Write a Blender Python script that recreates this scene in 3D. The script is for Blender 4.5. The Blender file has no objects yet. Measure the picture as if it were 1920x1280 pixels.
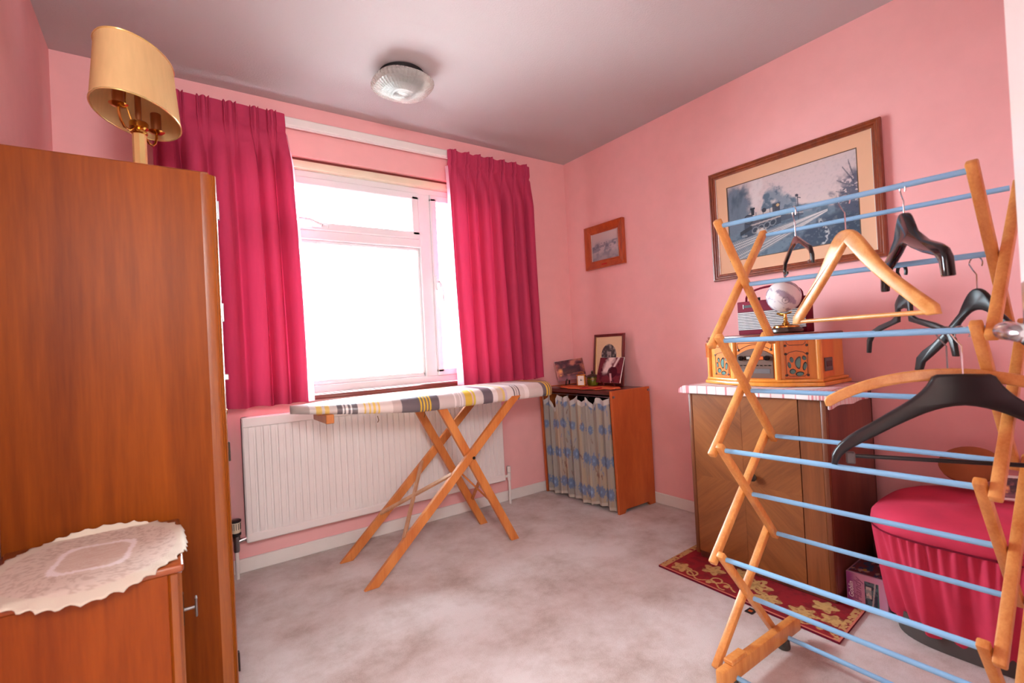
import bpy, bmesh, math, random
import numpy as np
from mathutils import Vector, Matrix
random.seed(7); np.random.seed(7)
PI = math.pi
scene = bpy.context.scene
C = scene.collection

# ------------------------------------------------------------------ camera
yaw, pitch, roll = math.radians(35.2576), math.radians(0.5283), math.radians(-2.9729)
cam_d = bpy.data.cameras.new('camera'); cam = bpy.data.objects.new('camera', cam_d); C.objects.link(cam)
cam_d.sensor_width = 36; cam_d.lens = 36*920.85/1920; cam_d.clip_start = 0.03
_f = Vector((math.sin(yaw)*math.cos(pitch), math.cos(yaw)*math.cos(pitch), math.sin(pitch)))
_r = Vector((math.cos(yaw), -math.sin(yaw), 0)); _u = _r.cross(_f)
_r2 = _r*math.cos(roll)+_u*math.sin(roll); _u2 = -_r*math.sin(roll)+_u*math.cos(roll)
m = Matrix((_r2, _u2, -_f)).transposed().to_4x4(); m.translation = (-2.530, -2.7796, 1.0436)
cam.matrix_world = m
cam_d.dof.use_dof = True; cam_d.dof.focus_distance = 2.9; cam_d.dof.aperture_fstop = 4.5
scene.camera = cam

# ------------------------------------------------------------------ light
world = bpy.data.worlds.new('overcast_sky'); scene.world = world; world.use_nodes = True
bg = world.node_tree.nodes['Background']; bg.inputs[0].default_value = (0.80, 0.955, 1.05, 1); bg.inputs[1].default_value = 15.0
def area(name, loc, rot, sx, sy, power, col=(1, 1, 1), portal=False):
    l = bpy.data.lights.new(name, 'AREA'); l.shape = 'RECTANGLE'; l.size = sx; l.size_y = sy; l.energy = power; l.color = col
    o = bpy.data.objects.new(name, l); C.objects.link(o); o.location = loc; o.rotation_euler = rot
    if portal: l.cycles.is_portal = True
    return o
area('window_portal', (-1.47, 0.20, 1.46), (PI/2, 0, PI), 1.66, 1.26, 1, portal=True)   # guides sky light through the window
FILL_POWER = 40.0    # power of the fill lamp added on the landing
scene.view_settings.view_transform = 'Standard'; scene.view_settings.look = 'None'
scene.view_settings.exposure = 1.67; scene.view_settings.gamma = 1.0; scene.view_settings.use_curve_mapping = False

# ------------------------------------------------------------------ material helpers
def s2l(c):
    c = np.asarray(c, float)/255.0
    return np.where(c <= 0.04045, c/12.92, ((c+0.055)/1.055)**2.4)
def L(r, g, b): return tuple(float(v) for v in s2l((r, g, b)))+(1.0,)
MATS = {}
def base_mat(name):
    m = bpy.data.materials.new(name); m.use_nodes = True
    return m, m.node_tree, m.node_tree.nodes['Principled BSDF']
def N(nt, t, **kw):
    n = nt.nodes.new(t)
    for k, v in kw.items(): setattr(n, k, v)
    return n
def coords(nt, scale=(1, 1, 1), kind='Object'):
    tc = N(nt, 'ShaderNodeTexCoord'); mp = N(nt, 'ShaderNodeMapping'); mp.inputs['Scale'].default_value = scale
    nt.links.new(tc.outputs[kind], mp.inputs['Vector']); return mp.outputs['Vector']
def noise(nt, vec, scale, detail=4, rough=0.55):
    n = N(nt, 'ShaderNodeTexNoise'); n.inputs['Scale'].default_value = scale; n.inputs['Detail'].default_value = detail
    n.inputs['Roughness'].default_value = rough; nt.links.new(vec, n.inputs['Vector']); return n.outputs['Fac']
def ramp(nt, fac, stops):
    r = N(nt, 'ShaderNodeValToRGB'); e = r.color_ramp.elements
    while len(e) < len(stops): e.new(0.5)
    for q, (p, c) in zip(e, stops): q.position = p; q.color = c
    nt.links.new(fac, r.inputs['Fac']); return r.outputs['Color']
def bump(nt, b, fac, strength, dist=0.002):
    bp = N(nt, 'ShaderNodeBump'); bp.inputs['Strength'].default_value = strength; bp.inputs['Distance'].default_value = dist
    nt.links.new(fac, bp.inputs['Height']); nt.links.new(bp.outputs['Normal'], b.inputs['Normal'])
def plain(name, col, rough=0.5, metal=0.0, coat=0.0, spec=0.5, vary=0.06, bumpy=0.0, bscale=300):
    m, nt, b = base_mat(name)
    b.inputs['Roughness'].default_value = rough; b.inputs['Metallic'].default_value = metal
    b.inputs['Coat Weight'].default_value = coat; b.inputs['Specular IOR Level'].default_value = spec
    v = coords(nt); f = noise(nt, v, 9.0)
    lo = tuple(c*(1-vary) for c in col[:3])+(1,); hi = tuple(min(1, c*(1+vary)) for c in col[:3])+(1,)
    nt.links.new(ramp(nt, f, [(0.3, lo), (0.7, hi)]), b.inputs['Base Color'])
    if bumpy: bump(nt, b, noise(nt, v, bscale, 3), bumpy, 0.001)
    MATS[name] = m; return m
def wood(name, dark, light, axis='z', scale=14, rough=0.35, coat=0.2, stretch=14, fine=0.5, spec=0.5, rotx=0.0):
    m, nt, b = base_mat(name); b.inputs['Specular IOR Level'].default_value = spec; b.inputs['Roughness'].default_value = rough; b.inputs['Coat Weight'].default_value = coat
    b.inputs['Coat Roughness'].default_value = 0.22
    k = {'x': (1.0/stretch, 1, 1), 'y': (1, 1.0/stretch, 1), 'z': (1, 1, 1.0/stretch)}[axis]
    v = coords(nt, k)
    if rotx:
        tc = N(nt, 'ShaderNodeTexCoord'); m1 = N(nt, 'ShaderNodeMapping'); m1.inputs['Rotation'].default_value = (rotx, 0, 0); m2 = N(nt, 'ShaderNodeMapping'); m2.inputs['Scale'].default_value = k
        nt.links.new(tc.outputs['Object'], m1.inputs['Vector']); nt.links.new(m1.outputs[0], m2.inputs['Vector']); v = m2.outputs[0]
    f1 = noise(nt, v, scale, 6, 0.6); f2 = noise(nt, v, scale*9, 3, 0.6)
    mx = N(nt, 'ShaderNodeMath', operation='MULTIPLY_ADD'); mx.inputs[1].default_value = fine
    sub = N(nt, 'ShaderNodeMath', operation='SUBTRACT'); sub.inputs[1].default_value = 0.5; nt.links.new(f2, sub.inputs[0])
    nt.links.new(sub.outputs[0], mx.inputs[0]); nt.links.new(f1, mx.inputs[2])
    mid = tuple((a+c)/2 for a, c in zip(dark, light))
    nt.links.new(ramp(nt, mx.outputs[0], [(0.28, dark), (0.5, mid), (0.72, light)]), b.inputs['Base Color'])
    bump(nt, b, f2, 0.05, 0.0005); MATS[name] = m; return m
def painted(name, rough=0.6, coat=0.0, trans=0.0, bumpy=0.0, bscale=600):
    """surface print read from the mesh's own colour layer (fabric prints, pictures)"""
    m, nt, b = base_mat(name); b.inputs['Roughness'].default_value = rough; b.inputs['Coat Weight'].default_value = coat
    a = N(nt, 'ShaderNodeAttribute', attribute_name='Col'); nt.links.new(a.outputs['Color'], b.inputs['Base Color'])
    if bumpy: bump(nt, b, noise(nt, coords(nt), bscale, 3), bumpy, 0.001)
    MATS[name] = m; return m
def glassy(name, col=(1, 1, 1, 1), rough=0.0, ior=1.45):
    m, nt, b = base_mat(name); b.inputs['Base Color'].default_value = col; b.inputs['Roughness'].default_value = rough
    b.inputs['Transmission Weight'].default_value = 1.0; b.inputs['IOR'].default_value = ior; MATS[name] = m; return m

plain('pink_paint', L(246, 183, 181), 0.75, vary=0.025, bumpy=0.12, bscale=160)
plain('white_gloss', L(236, 230, 224), 0.3, coat=0.3, vary=0.02)
plain('upvc', L(240, 240, 242), 0.28, coat=0.3, vary=0.01)
plain('radiator_white', L(238, 230, 226), 0.3, coat=0.3, vary=0.02)
plain('cream', L(236, 224, 196), 0.45, vary=0.03)
plain('sill_brown', L(122, 50, 42), 0.4, coat=0.2, vary=0.1)
plain('chrome', L(210, 210, 212), 0.18, metal=1.0, vary=0.02)
plain('steel', L(140, 140, 142), 0.3, metal=1.0, vary=0.05)
plain('dark_metal', L(60, 52, 46), 0.4, metal=0.8, vary=0.1)
plain('brass', L(212, 160, 78), 0.18, metal=1.0, vary=0.04)
plain('bright_brass', L(244, 214, 142), 0.22, metal=0.6, vary=0.04)
plain('copper_sleeve', L(170, 104, 62), 0.35, metal=0.6, vary=0.05)
plain('black_plastic', L(30, 27, 28), 0.32, vary=0.1)
plain('black_gloss', L(18, 16, 18), 0.14, coat=0.5, vary=0.1)
plain('black_matte', L(22, 20, 20), 0.6, vary=0.1)
plain('grey_plastic', L(96, 88, 88), 0.4, vary=0.05)
plain('rubber', L(72, 68, 62), 0.7, vary=0.1)
plain('blue_rail', L(146, 206, 248), 0.42, vary=0.03, coat=0.1)
plain('maroon', L(112, 16, 40), 0.6, spec=0.15, vary=0.1, bumpy=0.2, bscale=900)
plain('radio_slat', L(214, 206, 204), 0.35, metal=0.3, vary=0.03)
plain('radio_dark', L(40, 30, 34), 0.5, vary=0.1)
plain('pouffe_fabric', L(200, 46, 78), 0.85, vary=0.10, bumpy=0.3, bscale=700)
plain('grey_plinth', L(78, 70, 66), 0.7, vary=0.1)
plain('tan_felt', L(158, 92, 48), 0.8, vary=0.1)
plain('white_cloth', L(226, 216, 208), 0.9, vary=0.05)
plain('green_glaze', L(96, 104, 26), 0.2, coat=0.5, vary=0.35)
plain('orange_lace', L(232, 112, 62), 0.85, vary=0.18, bumpy=0.5, bscale=500)
plain('red_felt', L(180, 30, 34), 0.8)
plain('mount_card', L(226, 180, 146), 0.85, vary=0.02)
plain('mount_cream', L(226, 196, 158), 0.85, vary=0.02)
plain('bevel_dark', L(96, 74, 54), 0.6)
plain('silver_edge', L(225, 222, 215), 0.35, metal=0.6)
plain('clock_face', L(238, 234, 226), 0.4, vary=0.01)
plain('pottery_dark', L(60, 38, 26), 0.35, coat=0.3)
plain('globe_print', L(206, 194, 190), 0.3, coat=0.5)
plain('landing_paint', L(235, 228, 215), 0.8, vary=0.02)
plain('brown_carton', L(92, 40, 34), 0.6, vary=0.15)
plain('yellow_ink', L(226, 178, 40), 0.6)
plain('white_ink', L(240, 226, 232), 0.6)
plain('pink_ink', L(206, 160, 186), 0.6)
plain('mauve_ink', L(150, 84, 128), 0.6)
plain('lcd_dark', L(46, 34, 26), 0.2, coat=0.5)
plain('lcd_orange', L(200, 86, 24), 0.3)
plain('lcd_digit', L(214, 206, 196), 0.4)
plain('speaker_cloth', L(96, 128, 120), 0.9, vary=0.3, bumpy=0.6, bscale=900)
plain('facia_brown', L(104, 76, 64), 0.5, spec=0.25, vary=0.05)
plain('string', L(110, 84, 50), 0.9)
plain('lawn', L(172, 169, 163), 0.95, vary=0.15)
plain('hedge_green', L(70, 110, 50), 0.9, vary=0.4)
plain('render_wall', L(222, 214, 200), 0.9)
plain('roof_tile', L(176, 92, 74), 0.9, vary=0.2)
plain('slate_glass', L(60, 70, 80), 0.1, coat=0.6)

wood('wardrobe_wood', L(104, 42, 2), L(148, 71, 7), 'z', 9, 0.42, 0.0, 16, 0.35, spec=0.13)
wood('wardrobe_stile', L(124, 56, 8), L(166, 90, 22), 'z', 20, 0.3, 0.4, 18, 0.35)
wood('cabinet_wood', L(114, 44, 2), L(150, 68, 8), 'z', 12, 0.42, 0.05, 14, 0.35, spec=0.25)
wood('cabinet_top_wood', L(120, 50, 18), L(160, 78, 30), 'x', 12, 0.2, 0.6, 14, 0.35)
wood('leg_wood', L(190, 104, 44), L(218, 142, 74), 'z', 16, 0.45, 0.1, 12, 0.4)
wood('strut_wood', L(176, 128, 92), L(206, 160, 122), 'z', 16, 0.5, 0.0, 12, 0.4)
wood('rack_wood', L(204, 122, 52), L(236, 168, 92), 'z', 22, 0.4, 0.15, 10, 0.4)
wood('hanger_wood', L(214, 138, 66), L(238, 178, 104), 'y', 30, 0.35, 0.3, 8, 0.35)
wood('chest_wood', L(100, 52, 22), L(140, 80, 38), 'z', 12, 0.42, 0.05, 12, 0.4)
wood('chest_frame_wood', L(92, 46, 22), L(132, 74, 38), 'z', 18, 0.42, 0.05, 14, 0.4)
wood('chest_veneer_rise', L(112, 60, 24), L(154, 92, 44), 'y', 14, 0.42, 0.08, 12, 0.35, rotx=.7)
wood('chest_veneer_fall', L(112, 60, 24), L(154, 92, 44), 'y', 14, 0.42, 0.08, 12, 0.35, rotx=-.7)
wood('chest_side_wood', L(92, 46, 34), L(126, 72, 54), 'z', 12, 0.4, 0.2, 12, 0.4)
wood('curtain_cab_wood', L(178, 80, 30), L(212, 108, 48), 'z', 5, 0.5, 0.05, 4, 0.3)
wood('dark_top_wood', L(70, 30, 24), L(100, 46, 36), 'y', 12, 0.3, 0.3, 10, 0.3)
wood('frame_wood', L(108, 44, 20), L(150, 72, 34), 'z', 20, 0.3, 0.4, 4, 0.3)
wood('small_frame_wood', L(160, 60, 22), L(200, 92, 40), 'z', 20, 0.3, 0.4, 4, 0.3)
wood('mahogany', L(84, 22, 24), L(116, 38, 36), 'z', 20, 0.3, 0.4, 6, 0.3)
wood('music_wood', L(206, 122, 34), L(238, 160, 64), 'z', 14, 0.3, 0.4, 8, 0.3)
wood('music_panel_wood', L(204, 102, 30), L(230, 132, 48), 'z', 14, 0.35, 0.3, 8, 0.3)
wood('music_lid_wood', L(98, 38, 26), L(132, 60, 38), 'y', 14, 0.3, 0.3, 8, 0.3)
painted('print_matte', 0.75); painted('print_fabric', 0.9, bumpy=0.25, bscale=900); painted('print_gloss', 0.25, coat=0.35)
painted('print_cover', 0.42, coat=0.25, bumpy=0.1, bscale=900); painted('print_pile', 0.95, bumpy=0.6, bscale=700); painted('print_lace', 0.95, bumpy=0.8, bscale=450)
glassy('clear_glass', ior=1.02)
# pane glass: thin, mostly clear with a faint reflection
m, nt, b = base_mat('pane_glass')
tr = N(nt, 'ShaderNodeBsdfTransparent'); gl = N(nt, 'ShaderNodeBsdfGlossy'); gl.inputs['Roughness'].default_value = 0.02
fr = N(nt, 'ShaderNodeFresnel'); fr.inputs['IOR'].default_value = 1.3; mx = N(nt, 'ShaderNodeMixShader')
nt.links.new(fr.outputs[0], mx.inputs[0]); nt.links.new(tr.outputs[0], mx.inputs[1]); nt.links.new(gl.outputs[0], mx.inputs[2])
nt.links.new(mx.outputs[0], nt.nodes['Material Output'].inputs[0]); MATS['pane_glass'] = m
# dimpled light shade glass
m, nt, b = base_mat('dimpled_glass'); b.inputs['Base Color'].default_value = L(250, 246, 238); b.inputs['Roughness'].default_value = 0.06
b.inputs['Transmission Weight'].default_value = 0.7; b.inputs['IOR'].default_value = 1.45
bump(nt, b, noise(nt, coords(nt), 220, 2), 0.3, 0.001); MATS['dimpled_glass'] = m
# curtain: dyed cotton that lets daylight through
def cloth(name, col, tcol, tmix):
    m, nt, b = base_mat(name); b.inputs['Roughness'].default_value = 0.9; b.inputs['Specular IOR Level'].default_value = 0.15
    v = coords(nt, (1, 1, 0.15)); f = noise(nt, v, 60, 4)
    nt.links.new(ramp(nt, f, [(0.3, tuple(c*0.92 for c in col[:3])+(1,)), (0.7, col)]), b.inputs['Base Color'])
    t = N(nt, 'ShaderNodeBsdfTranslucent'); t.inputs['Color'].default_value = tcol
    mx = N(nt, 'ShaderNodeMixShader'); mx.inputs[0].default_value = tmix
    nt.links.new(b.outputs[0], mx.inputs[1]); nt.links.new(t.outputs[0], mx.inputs[2])
    nt.links.new(mx.outputs[0], nt.nodes['Material Output'].inputs[0])
    bump(nt, b, noise(nt, coords(nt), 900, 2), 0.2, 0.0005); MATS[name] = m
cloth('curtain_crimson', L(194, 64, 98), L(200, 40, 76), 0.05)
cloth('glare_pink', L(240, 200, 212), L(240, 190, 206), 0.5)  # pale translucent pink standing in for window glare
cloth('shade_card', L(244, 206, 146), L(236, 184, 116), 0.20)
# ceiling: stippled
m, nt, b = base_mat('ceiling_stipple'); b.inputs['Roughness'].default_value = 0.9; b.inputs['Base Color'].default_value = L(196, 183, 183)
bump(nt, b, noise(nt, coords(nt), 120, 4), 0.35, 0.004); MATS['ceiling_stipple'] = m
# carpet
m, nt, b = base_mat('carpet'); b.inputs['Roughness'].default_value = 1.0; b.inputs['Specular IOR Level'].default_value = 0.1
v = coords(nt); big = noise(nt, v, 3.2, 8, 0.68); fine = noise(nt, v, 260, 3, 0.7)
mm = N(nt, 'ShaderNodeMath', operation='MULTIPLY_ADD'); mm.inputs[1].default_value = 0.22; nt.links.new(fine, mm.inputs[0]); nt.links.new(big, mm.inputs[2])
nt.links.new(ramp(nt, mm.outputs[0], [(0.42, L(184, 162, 151)), (0.56, L(212, 197, 190)), (0.70, L(230, 220, 216))]), b.inputs['Base Color'])
b.inputs['Sheen Weight'].default_value = 0.2
bump(nt, b, fine, 0.7, 0.006); MATS['carpet'] = m

# ------------------------------------------------------------------ mesh helpers
class MB:
    def __init__(s): s.v = []; s.f = []
    def add(s, vs, fs, M=None):
        o = len(s.v)
        s.v += [tuple(M @ Vector(p)) for p in vs] if M is not None else [tuple(p) for p in vs]
        s.f += [tuple(i+o for i in f) for f in fs]; return s
    def bm(s, bm, M=None):
        bm.verts.index_update(); s.add([v.co[:] for v in bm.verts], [[v.index for v in f.verts] for f in bm.faces], M); bm.free(); return s
    def box(s, x0, x1, y0, y1, z0, z1, bev=0.0, M=None, seg=1):
        if x0 > x1: x0, x1 = x1, x0
        if y0 > y1: y0, y1 = y1, y0
        if z0 > z1: z0, z1 = z1, z0
        bm = bmesh.new(); bmesh.ops.create_cube(bm, size=1)
        for v in bm.verts: v.co = ((x0+x1)/2+v.co.x*(x1-x0), (y0+y1)/2+v.co.y*(y1-y0), (z0+z1)/2+v.co.z*(z1-z0))
        if bev: bmesh.ops.bevel(bm, geom=list(bm.edges), offset=bev, segments=seg, affect='EDGES', profile=0.5)
        return s.bm(bm, M)
    def bar(s, p0, p1, w, t, up=(0, 0, 1), bev=0.0, seg=1):
        """rectangular bar from p0 to p1, w across 'side', t along 'up'-ish"""
        p0, p1 = Vector(p0), Vector(p1); d = p1-p0; l = d.length; z = d.normalized(); y = Vector(up); y = (y-z*y.dot(z)).normalized(); x = y.cross(z)
        M = Matrix((x, y, z)).transposed().to_4x4(); M.translation = p0
        return s.box(-w/2, w/2, -t/2, t/2, 0, l, bev, M, seg)
    def tube(s, pts, r, n=10, caps=True, closed=False):
        pts = [Vector(p) for p in pts]; k = len(pts); R = r if hasattr(r, '__len__') else [r]*k
        ring = []; prev = None
        for i, p in enumerate(pts):
            if closed: t = pts[(i+1) % k]-pts[i-1]
            else: t = pts[min(i+1, k-1)]-pts[max(i-1, 0)]
            t.normalize()
            if prev is None:
                a = Vector((0, 0, 1)) if abs(t.z) < 0.9 else Vector((1, 0, 0)); u = (a-t*a.dot(t)).normalized()
            else: u = (prev-t*prev.dot(t)).normalized()
            prev = u; w = t.cross(u)
            ring.append([p+(u*math.cos(2*PI*j/n)+w*math.sin(2*PI*j/n))*R[i] for j in range(n)])
        vs = [q for g in ring for q in g]; fs = []
        for i in range(k if closed else k-1):
            a, b2 = i*n, ((i+1) % k)*n
            for j in range(n): fs.append((a+j, a+(j+1) % n, b2+(j+1) % n, b2+j))
        if caps and not closed: fs += [tuple(range(n-1, -1, -1)), tuple((k-1)*n+j for j in range(n))]
        return s.add(vs, fs)
    def cyl(s, p0, p1, r, r1=None, n=16): return s.tube([p0, p1], [r, r if r1 is None else r1], n)
    def lathe(s, prof, c=(0, 0, 0), n=28, sx=1, sy=1, p=2.0, M=None):
        """profile of (radius, z); superellipse power p in plan"""
        vs = []; k = len(prof)
        for r, z in prof:
            for j in range(n):
                a = 2*PI*j/n; ca, sa = math.cos(a), math.sin(a); q = (abs(ca)**p+abs(sa)**p)**(-1/p)
                vs.append((c[0]+r*ca*q*sx, c[1]+r*sa*q*sy, c[2]+z))
        fs = []
        for i in range(k-1):
            for j in range(n): fs.append((i*n+j, i*n+(j+1) % n, (i+1)*n+(j+1) % n, (i+1)*n+j))
        if prof[0][0] > 1e-5: fs.append(tuple(range(n-1, -1, -1)))
        if prof[-1][0] > 1e-5: fs.append(tuple((k-1)*n+j for j in range(n)))
        return s.add(vs, fs, M)
    def prism(s, pts, h0, h1, M=None, bev=0.0, seg=1):
        """extrude a 2D outline (x,y) from z=h0 to h1"""
        bm = bmesh.new(); vs = [bm.verts.new((p[0], p[1], h0)) for p in pts]; f = bm.faces.new(vs)
        r = bmesh.ops.extrude_face_region(bm, geom=[f])
        for g in r['geom']:
            if isinstance(g, bmesh.types.BMVert): g.co.z = h1
        bmesh.ops.recalc_face_normals(bm, faces=bm.faces)
        if bev:
            ed = [e for e in bm.edges if abs(e.verts[0].co.z-e.verts[1].co.z) < 1e-7]
            bmesh.ops.bevel(bm, geom=ed, offset=bev, segments=seg, affect='EDGES', profile=0.5, clamp_overlap=True)
        return s.bm(bm, M)
    def grid(s, fn, nu, nv, closed_u=False):
        vs = [fn(i/(nu-1) if not closed_u else i/nu, j/(nv-1)) for j in range(nv) for i in range(nu)]
        fs = []
        for j in range(nv-1):
            for i in range(nu if closed_u else nu-1):
                i2 = (i+1) % nu; fs.append((j*nu+i, j*nu+i2, (j+1)*nu+i2, (j+1)*nu+i))
        return s.add(vs, fs)
    def sphere(s, c, r, n=24, k=14, sc=(1, 1, 1)):
        prof = [(max(1e-6, math.sin(PI*i/k))*r, -math.cos(PI*i/k)*r) for i in range(k+1)]
        M = Matrix.Translation(c) @ Matrix.Diagonal((*sc, 1)); return s.lathe(prof, n=n, M=M)
def chain(o):
    M = Matrix.Identity(4)
    while o is not None: M = o.matrix_basis @ M; o = o.parent
    return M
def build(name, mb, mat, parent=None, world=True, smooth=True, ang=35, col=None, weld=False):
    me = bpy.data.meshes.new(name); vs = mb.v
    if parent is not None and world:
        Mi = chain(parent).inverted(); vs = [tuple(Mi @ Vector(p)) for p in vs]
    me.from_pydata(vs, [], mb.f)
    bm = bmesh.new(); bm.from_mesh(me)
    if col is None and weld: bmesh.ops.remove_doubles(bm, verts=bm.verts, dist=1e-5)
    bmesh.ops.recalc_face_normals(bm, faces=bm.faces); bm.to_mesh(me); bm.free()
    me.update()
    if col is not None:
        a = me.color_attributes.new('Col', 'FLOAT_COLOR', 'POINT'); arr = np.ones((len(me.vertices), 4), np.float32); arr[:, :3] = np.asarray(col).reshape(-1, 3)
        a.data.foreach_set('color', arr.ravel())
    if smooth:
        me.polygons.foreach_set('use_smooth', [True]*len(me.polygons)); me.set_sharp_from_angle(angle=math.radians(ang))
    me.materials.append(MATS[mat]); o = bpy.data.objects.new(name, me); C.objects.link(o)
    if parent is not None: o.parent = parent
    return o
def tag(o, label, cat, group=None):
    o['label'] = label; o['category'] = cat
    if group: o['group'] = group
    return o
def thing(name, label, cat, loc=(0, 0, 0), rz=0, group=None):
    o = bpy.data.objects.new(name, None); o.empty_display_size = 0.1; C.objects.link(o); o.location = loc; o.rotation_euler = (0, 0, rz)
    return tag(o, label, cat, group)
def struct(o, label=None):
    o['kind'] = 'structure'
    if label: o['label'] = label
    return o
def centred(mb, name, mat, label, cat, group=None, **kw):
    """one-mesh thing with its origin at its base centre"""
    v = np.array(mb.v); lo, hi = v.min(0), v.max(0); o0 = ((lo[0]+hi[0])/2, (lo[1]+hi[1])/2, lo[2])
    mb.v = [tuple(p) for p in (v-np.array(o0))]
    o = build(name, mb, mat, **kw); o.location = o0; return tag(o, label, cat, group)
def vnoise(x, y, seed=0):
    """smooth value noise on arrays"""
    def hsh(i, j): return np.modf(np.abs(np.sin(i*127.1+j*311.7+seed*74.7)*43758.5453))[0]
    xi, yi = np.floor(x), np.floor(y); fx, fy = x-xi, y-yi; fx = fx*fx*(3-2*fx); fy = fy*fy*(3-2*fy)
    a = hsh(xi, yi)*(1-fx)+hsh(xi+1, yi)*fx; b_ = hsh(xi, yi+1)*(1-fx)+hsh(xi+1, yi+1)*fx
    return a*(1-fy)+b_*fy
def fbm(x, y, o=4, seed=0):
    t = 0; a = 0.5
    for k in range(o): t = t+a*vnoise(x, y, seed+k*13); x, y, a = x*2.03, y*2.03, a*0.5
    return t/(1-0.5**o)
def uvgrid(nu, nv):
    u, v = np.meshgrid(np.linspace(0, 1, nu), np.linspace(0, 1, nv)); return u.ravel(), v.ravel()
def mixc(base, col, k):
    k = np.clip(k, 0, 1)[:, None]; return base*(1-k)+np.asarray(s2l(col))*k
def sm(e0, e1, x): t = np.clip((x-e0)/(e1-e0), 0, 1); return t*t*(3-2*t)
def rot_to(axis_x, axis_y, org):
    x = Vector(axis_x).normalized(); y = Vector(axis_y).normalized(); M = Matrix((x, y, x.cross(y))).transposed().to_4x4(); M.translation = org; return M

# ================================================================== THE ROOM
H = 2.40; XW = -2.885; YB = -2.92
def sbox(name, mat, *a, label=None): return struct(build(name, MB().box(*a), mat, smooth=False), label)
sbox('floor', 'carpet', XW-.1, 0.1, YB-1.3, 0.12, -0.1, 0.0)
sbox('ceiling', 'ceiling_stipple', XW-.1, 0.12, YB-1.3, 0.25, H, H+0.1)
sbox('wall_left', 'pink_paint', XW-.1, XW, YB-.1, 0.0, 0, H)
sbox('wall_right', 'pink_paint', 0.0, 0.12, YB-.1, 0.0, 0, H)
# window wall with its opening
WX0, WX1, WZ0, WZ1 = -2.30, -0.64, 0.81, 2.125
mb = MB(); mb.box(XW-.1, WX0, 0, 0.25, 0, H); mb.box(WX1, 0.12, 0, 0.25, 0, H); mb.box(WX0, WX1, 0, 0.25, 0, WZ0); mb.box(WX0, WX1, 0, 0.25, WZ1, H)
struct(build('wall_window', mb, 'pink_paint', smooth=False))
# back wall with doorway
DX0, DX1, DZ = -2.85, -2.10, 2.02
mb = MB(); mb.box(XW-.1, DX0, YB-.1, YB, 0, H); mb.box(DX1, 0.12, YB-.1, YB, 0, H); mb.box(DX0, DX1, YB-.1, YB, DZ, H)
struct(build('wall_back', mb, 'pink_paint', smooth=False))
# landing beyond the doorway
mb = MB(); mb.box(XW-.2, XW-.1, YB-1.3, YB-.1, 0, H); mb.box(-1.3, -1.2, YB-1.3, YB-.1, 0, H); mb.box(XW-.2, -1.2, YB-1.4, YB-1.3, 0, H)
struct(build('wall_landing', mb, 'landing_paint', smooth=False))
def skirting(name, x0, x1, y0, y1):
    mb = MB(); mb.box(x0, x1, y0, y1, 0, 0.068, 0.004); struct(build(name, mb, 'white_gloss'))
skirting('baseboard_window', XW, 0, -0.013, 0.0); skirting('baseboard_right', -0.013, 0, YB, -0.013)
skirting('baseboard_left', XW, XW+0.013, YB, -0.013); skirting('baseboard_back', DX1, -0.013, YB, YB+0.013)

# ------------------------------------------------------------------ window
win = bpy.data.objects.new('window_1', None); C.objects.link(win); win.location = (-1.47, 0.06, 0.84); struct(win, 'white double glazed window with a narrow top opening light')
FY0, FY1 = 0.055, 0.115; Z0, Z1 = 0.838, 2.07
mb = MB()
mb.box(WX0, WX1, FY0, FY1, Z0, Z0+0.045, 0.004); mb.box(WX0, WX1, FY0, FY1, Z1-0.04, Z1, 0.004)
mb.box(WX0, WX0+0.05, FY0, FY1, Z0, Z1, 0.004); mb.box(WX1-0.05, WX1, FY0, FY1, Z0, Z1, 0.004)
build('outer_frame', mb, 'upvc', win)
build('mullion', MB().box(-1.195, -1.115, FY0-.002, FY1, Z0+.04, Z1-.035, 0.005), 'upvc', win)
build('transom', MB().box(WX0+.045, -1.19, FY0-.002, FY1, 1.690, 1.745, 0.005), 'upvc', win)
def sash(x0, x1, z0, z1, w, y0):
    mb = MB(); mb.box(x0, x1, y0, FY1-.012, z0, z0+w, .005); mb.box(x0, x1, y0, FY1-.012, z1-w, z1, .005)
    mb.box(x0, x0+w, y0, FY1-.012, z0+w*.5, z1-w*.5, .005); mb.box(x1-w, x1, y0, FY1-.012, z0+w*.5, z1-w*.5, .005)
    return build('sash', mb, 'upvc', win)
s1 = sash(WX0+.045, -1.20, 1.742, Z1-.038, 0.045, FY0-.016)
s2 = sash(-1.118, WX1-.045, Z0+.042, Z1-.038, 0.042, FY0-.016)
mb = MB(); bx0 = WX0+.05; mb.box(bx0, -1.193, FY0+.012, FY1-.02, Z0+.043, Z0+.072, .006); mb.box(bx0, -1.193, FY0+.012, FY1-.02, 1.672, 1.692, .006)
mb.box(bx0, bx0+.02, FY0+.012, FY1-.02, Z0+.05, 1.69, .006); mb.box(-1.212, -1.193, FY0+.012, FY1-.02, Z0+.05, 1.69, .006)
build('glazing_bead', mb, 'upvc', win)
def gasket(par, x0, x1, z0, z1):
    mb = MB(); t = .004
    for a in ((x0, x1, z0, z0+t), (x0, x1, z1-t, z1), (x0, x0+t, z0, z1), (x1-t, x1, z0, z1)): mb.box(a[0], a[1], .083, .092, a[2], a[3])
    build('gasket', mb, 'black_matte', par, smooth=False)
for par, x0, x1, z0, z1 in ((s1, WX0+.085, -1.240, 1.782, Z1-.078), (s2, -1.080, WX1-.085, Z0+.080, Z1-.076), (win, bx0+.015, -1.207, Z0+.067, 1.677)):
    build('pane', MB().box(x0, x1, .085, .090, z0, z1), 'pane_glass', par, smooth=False); gasket(par, x0, x1, z0, z1)
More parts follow.
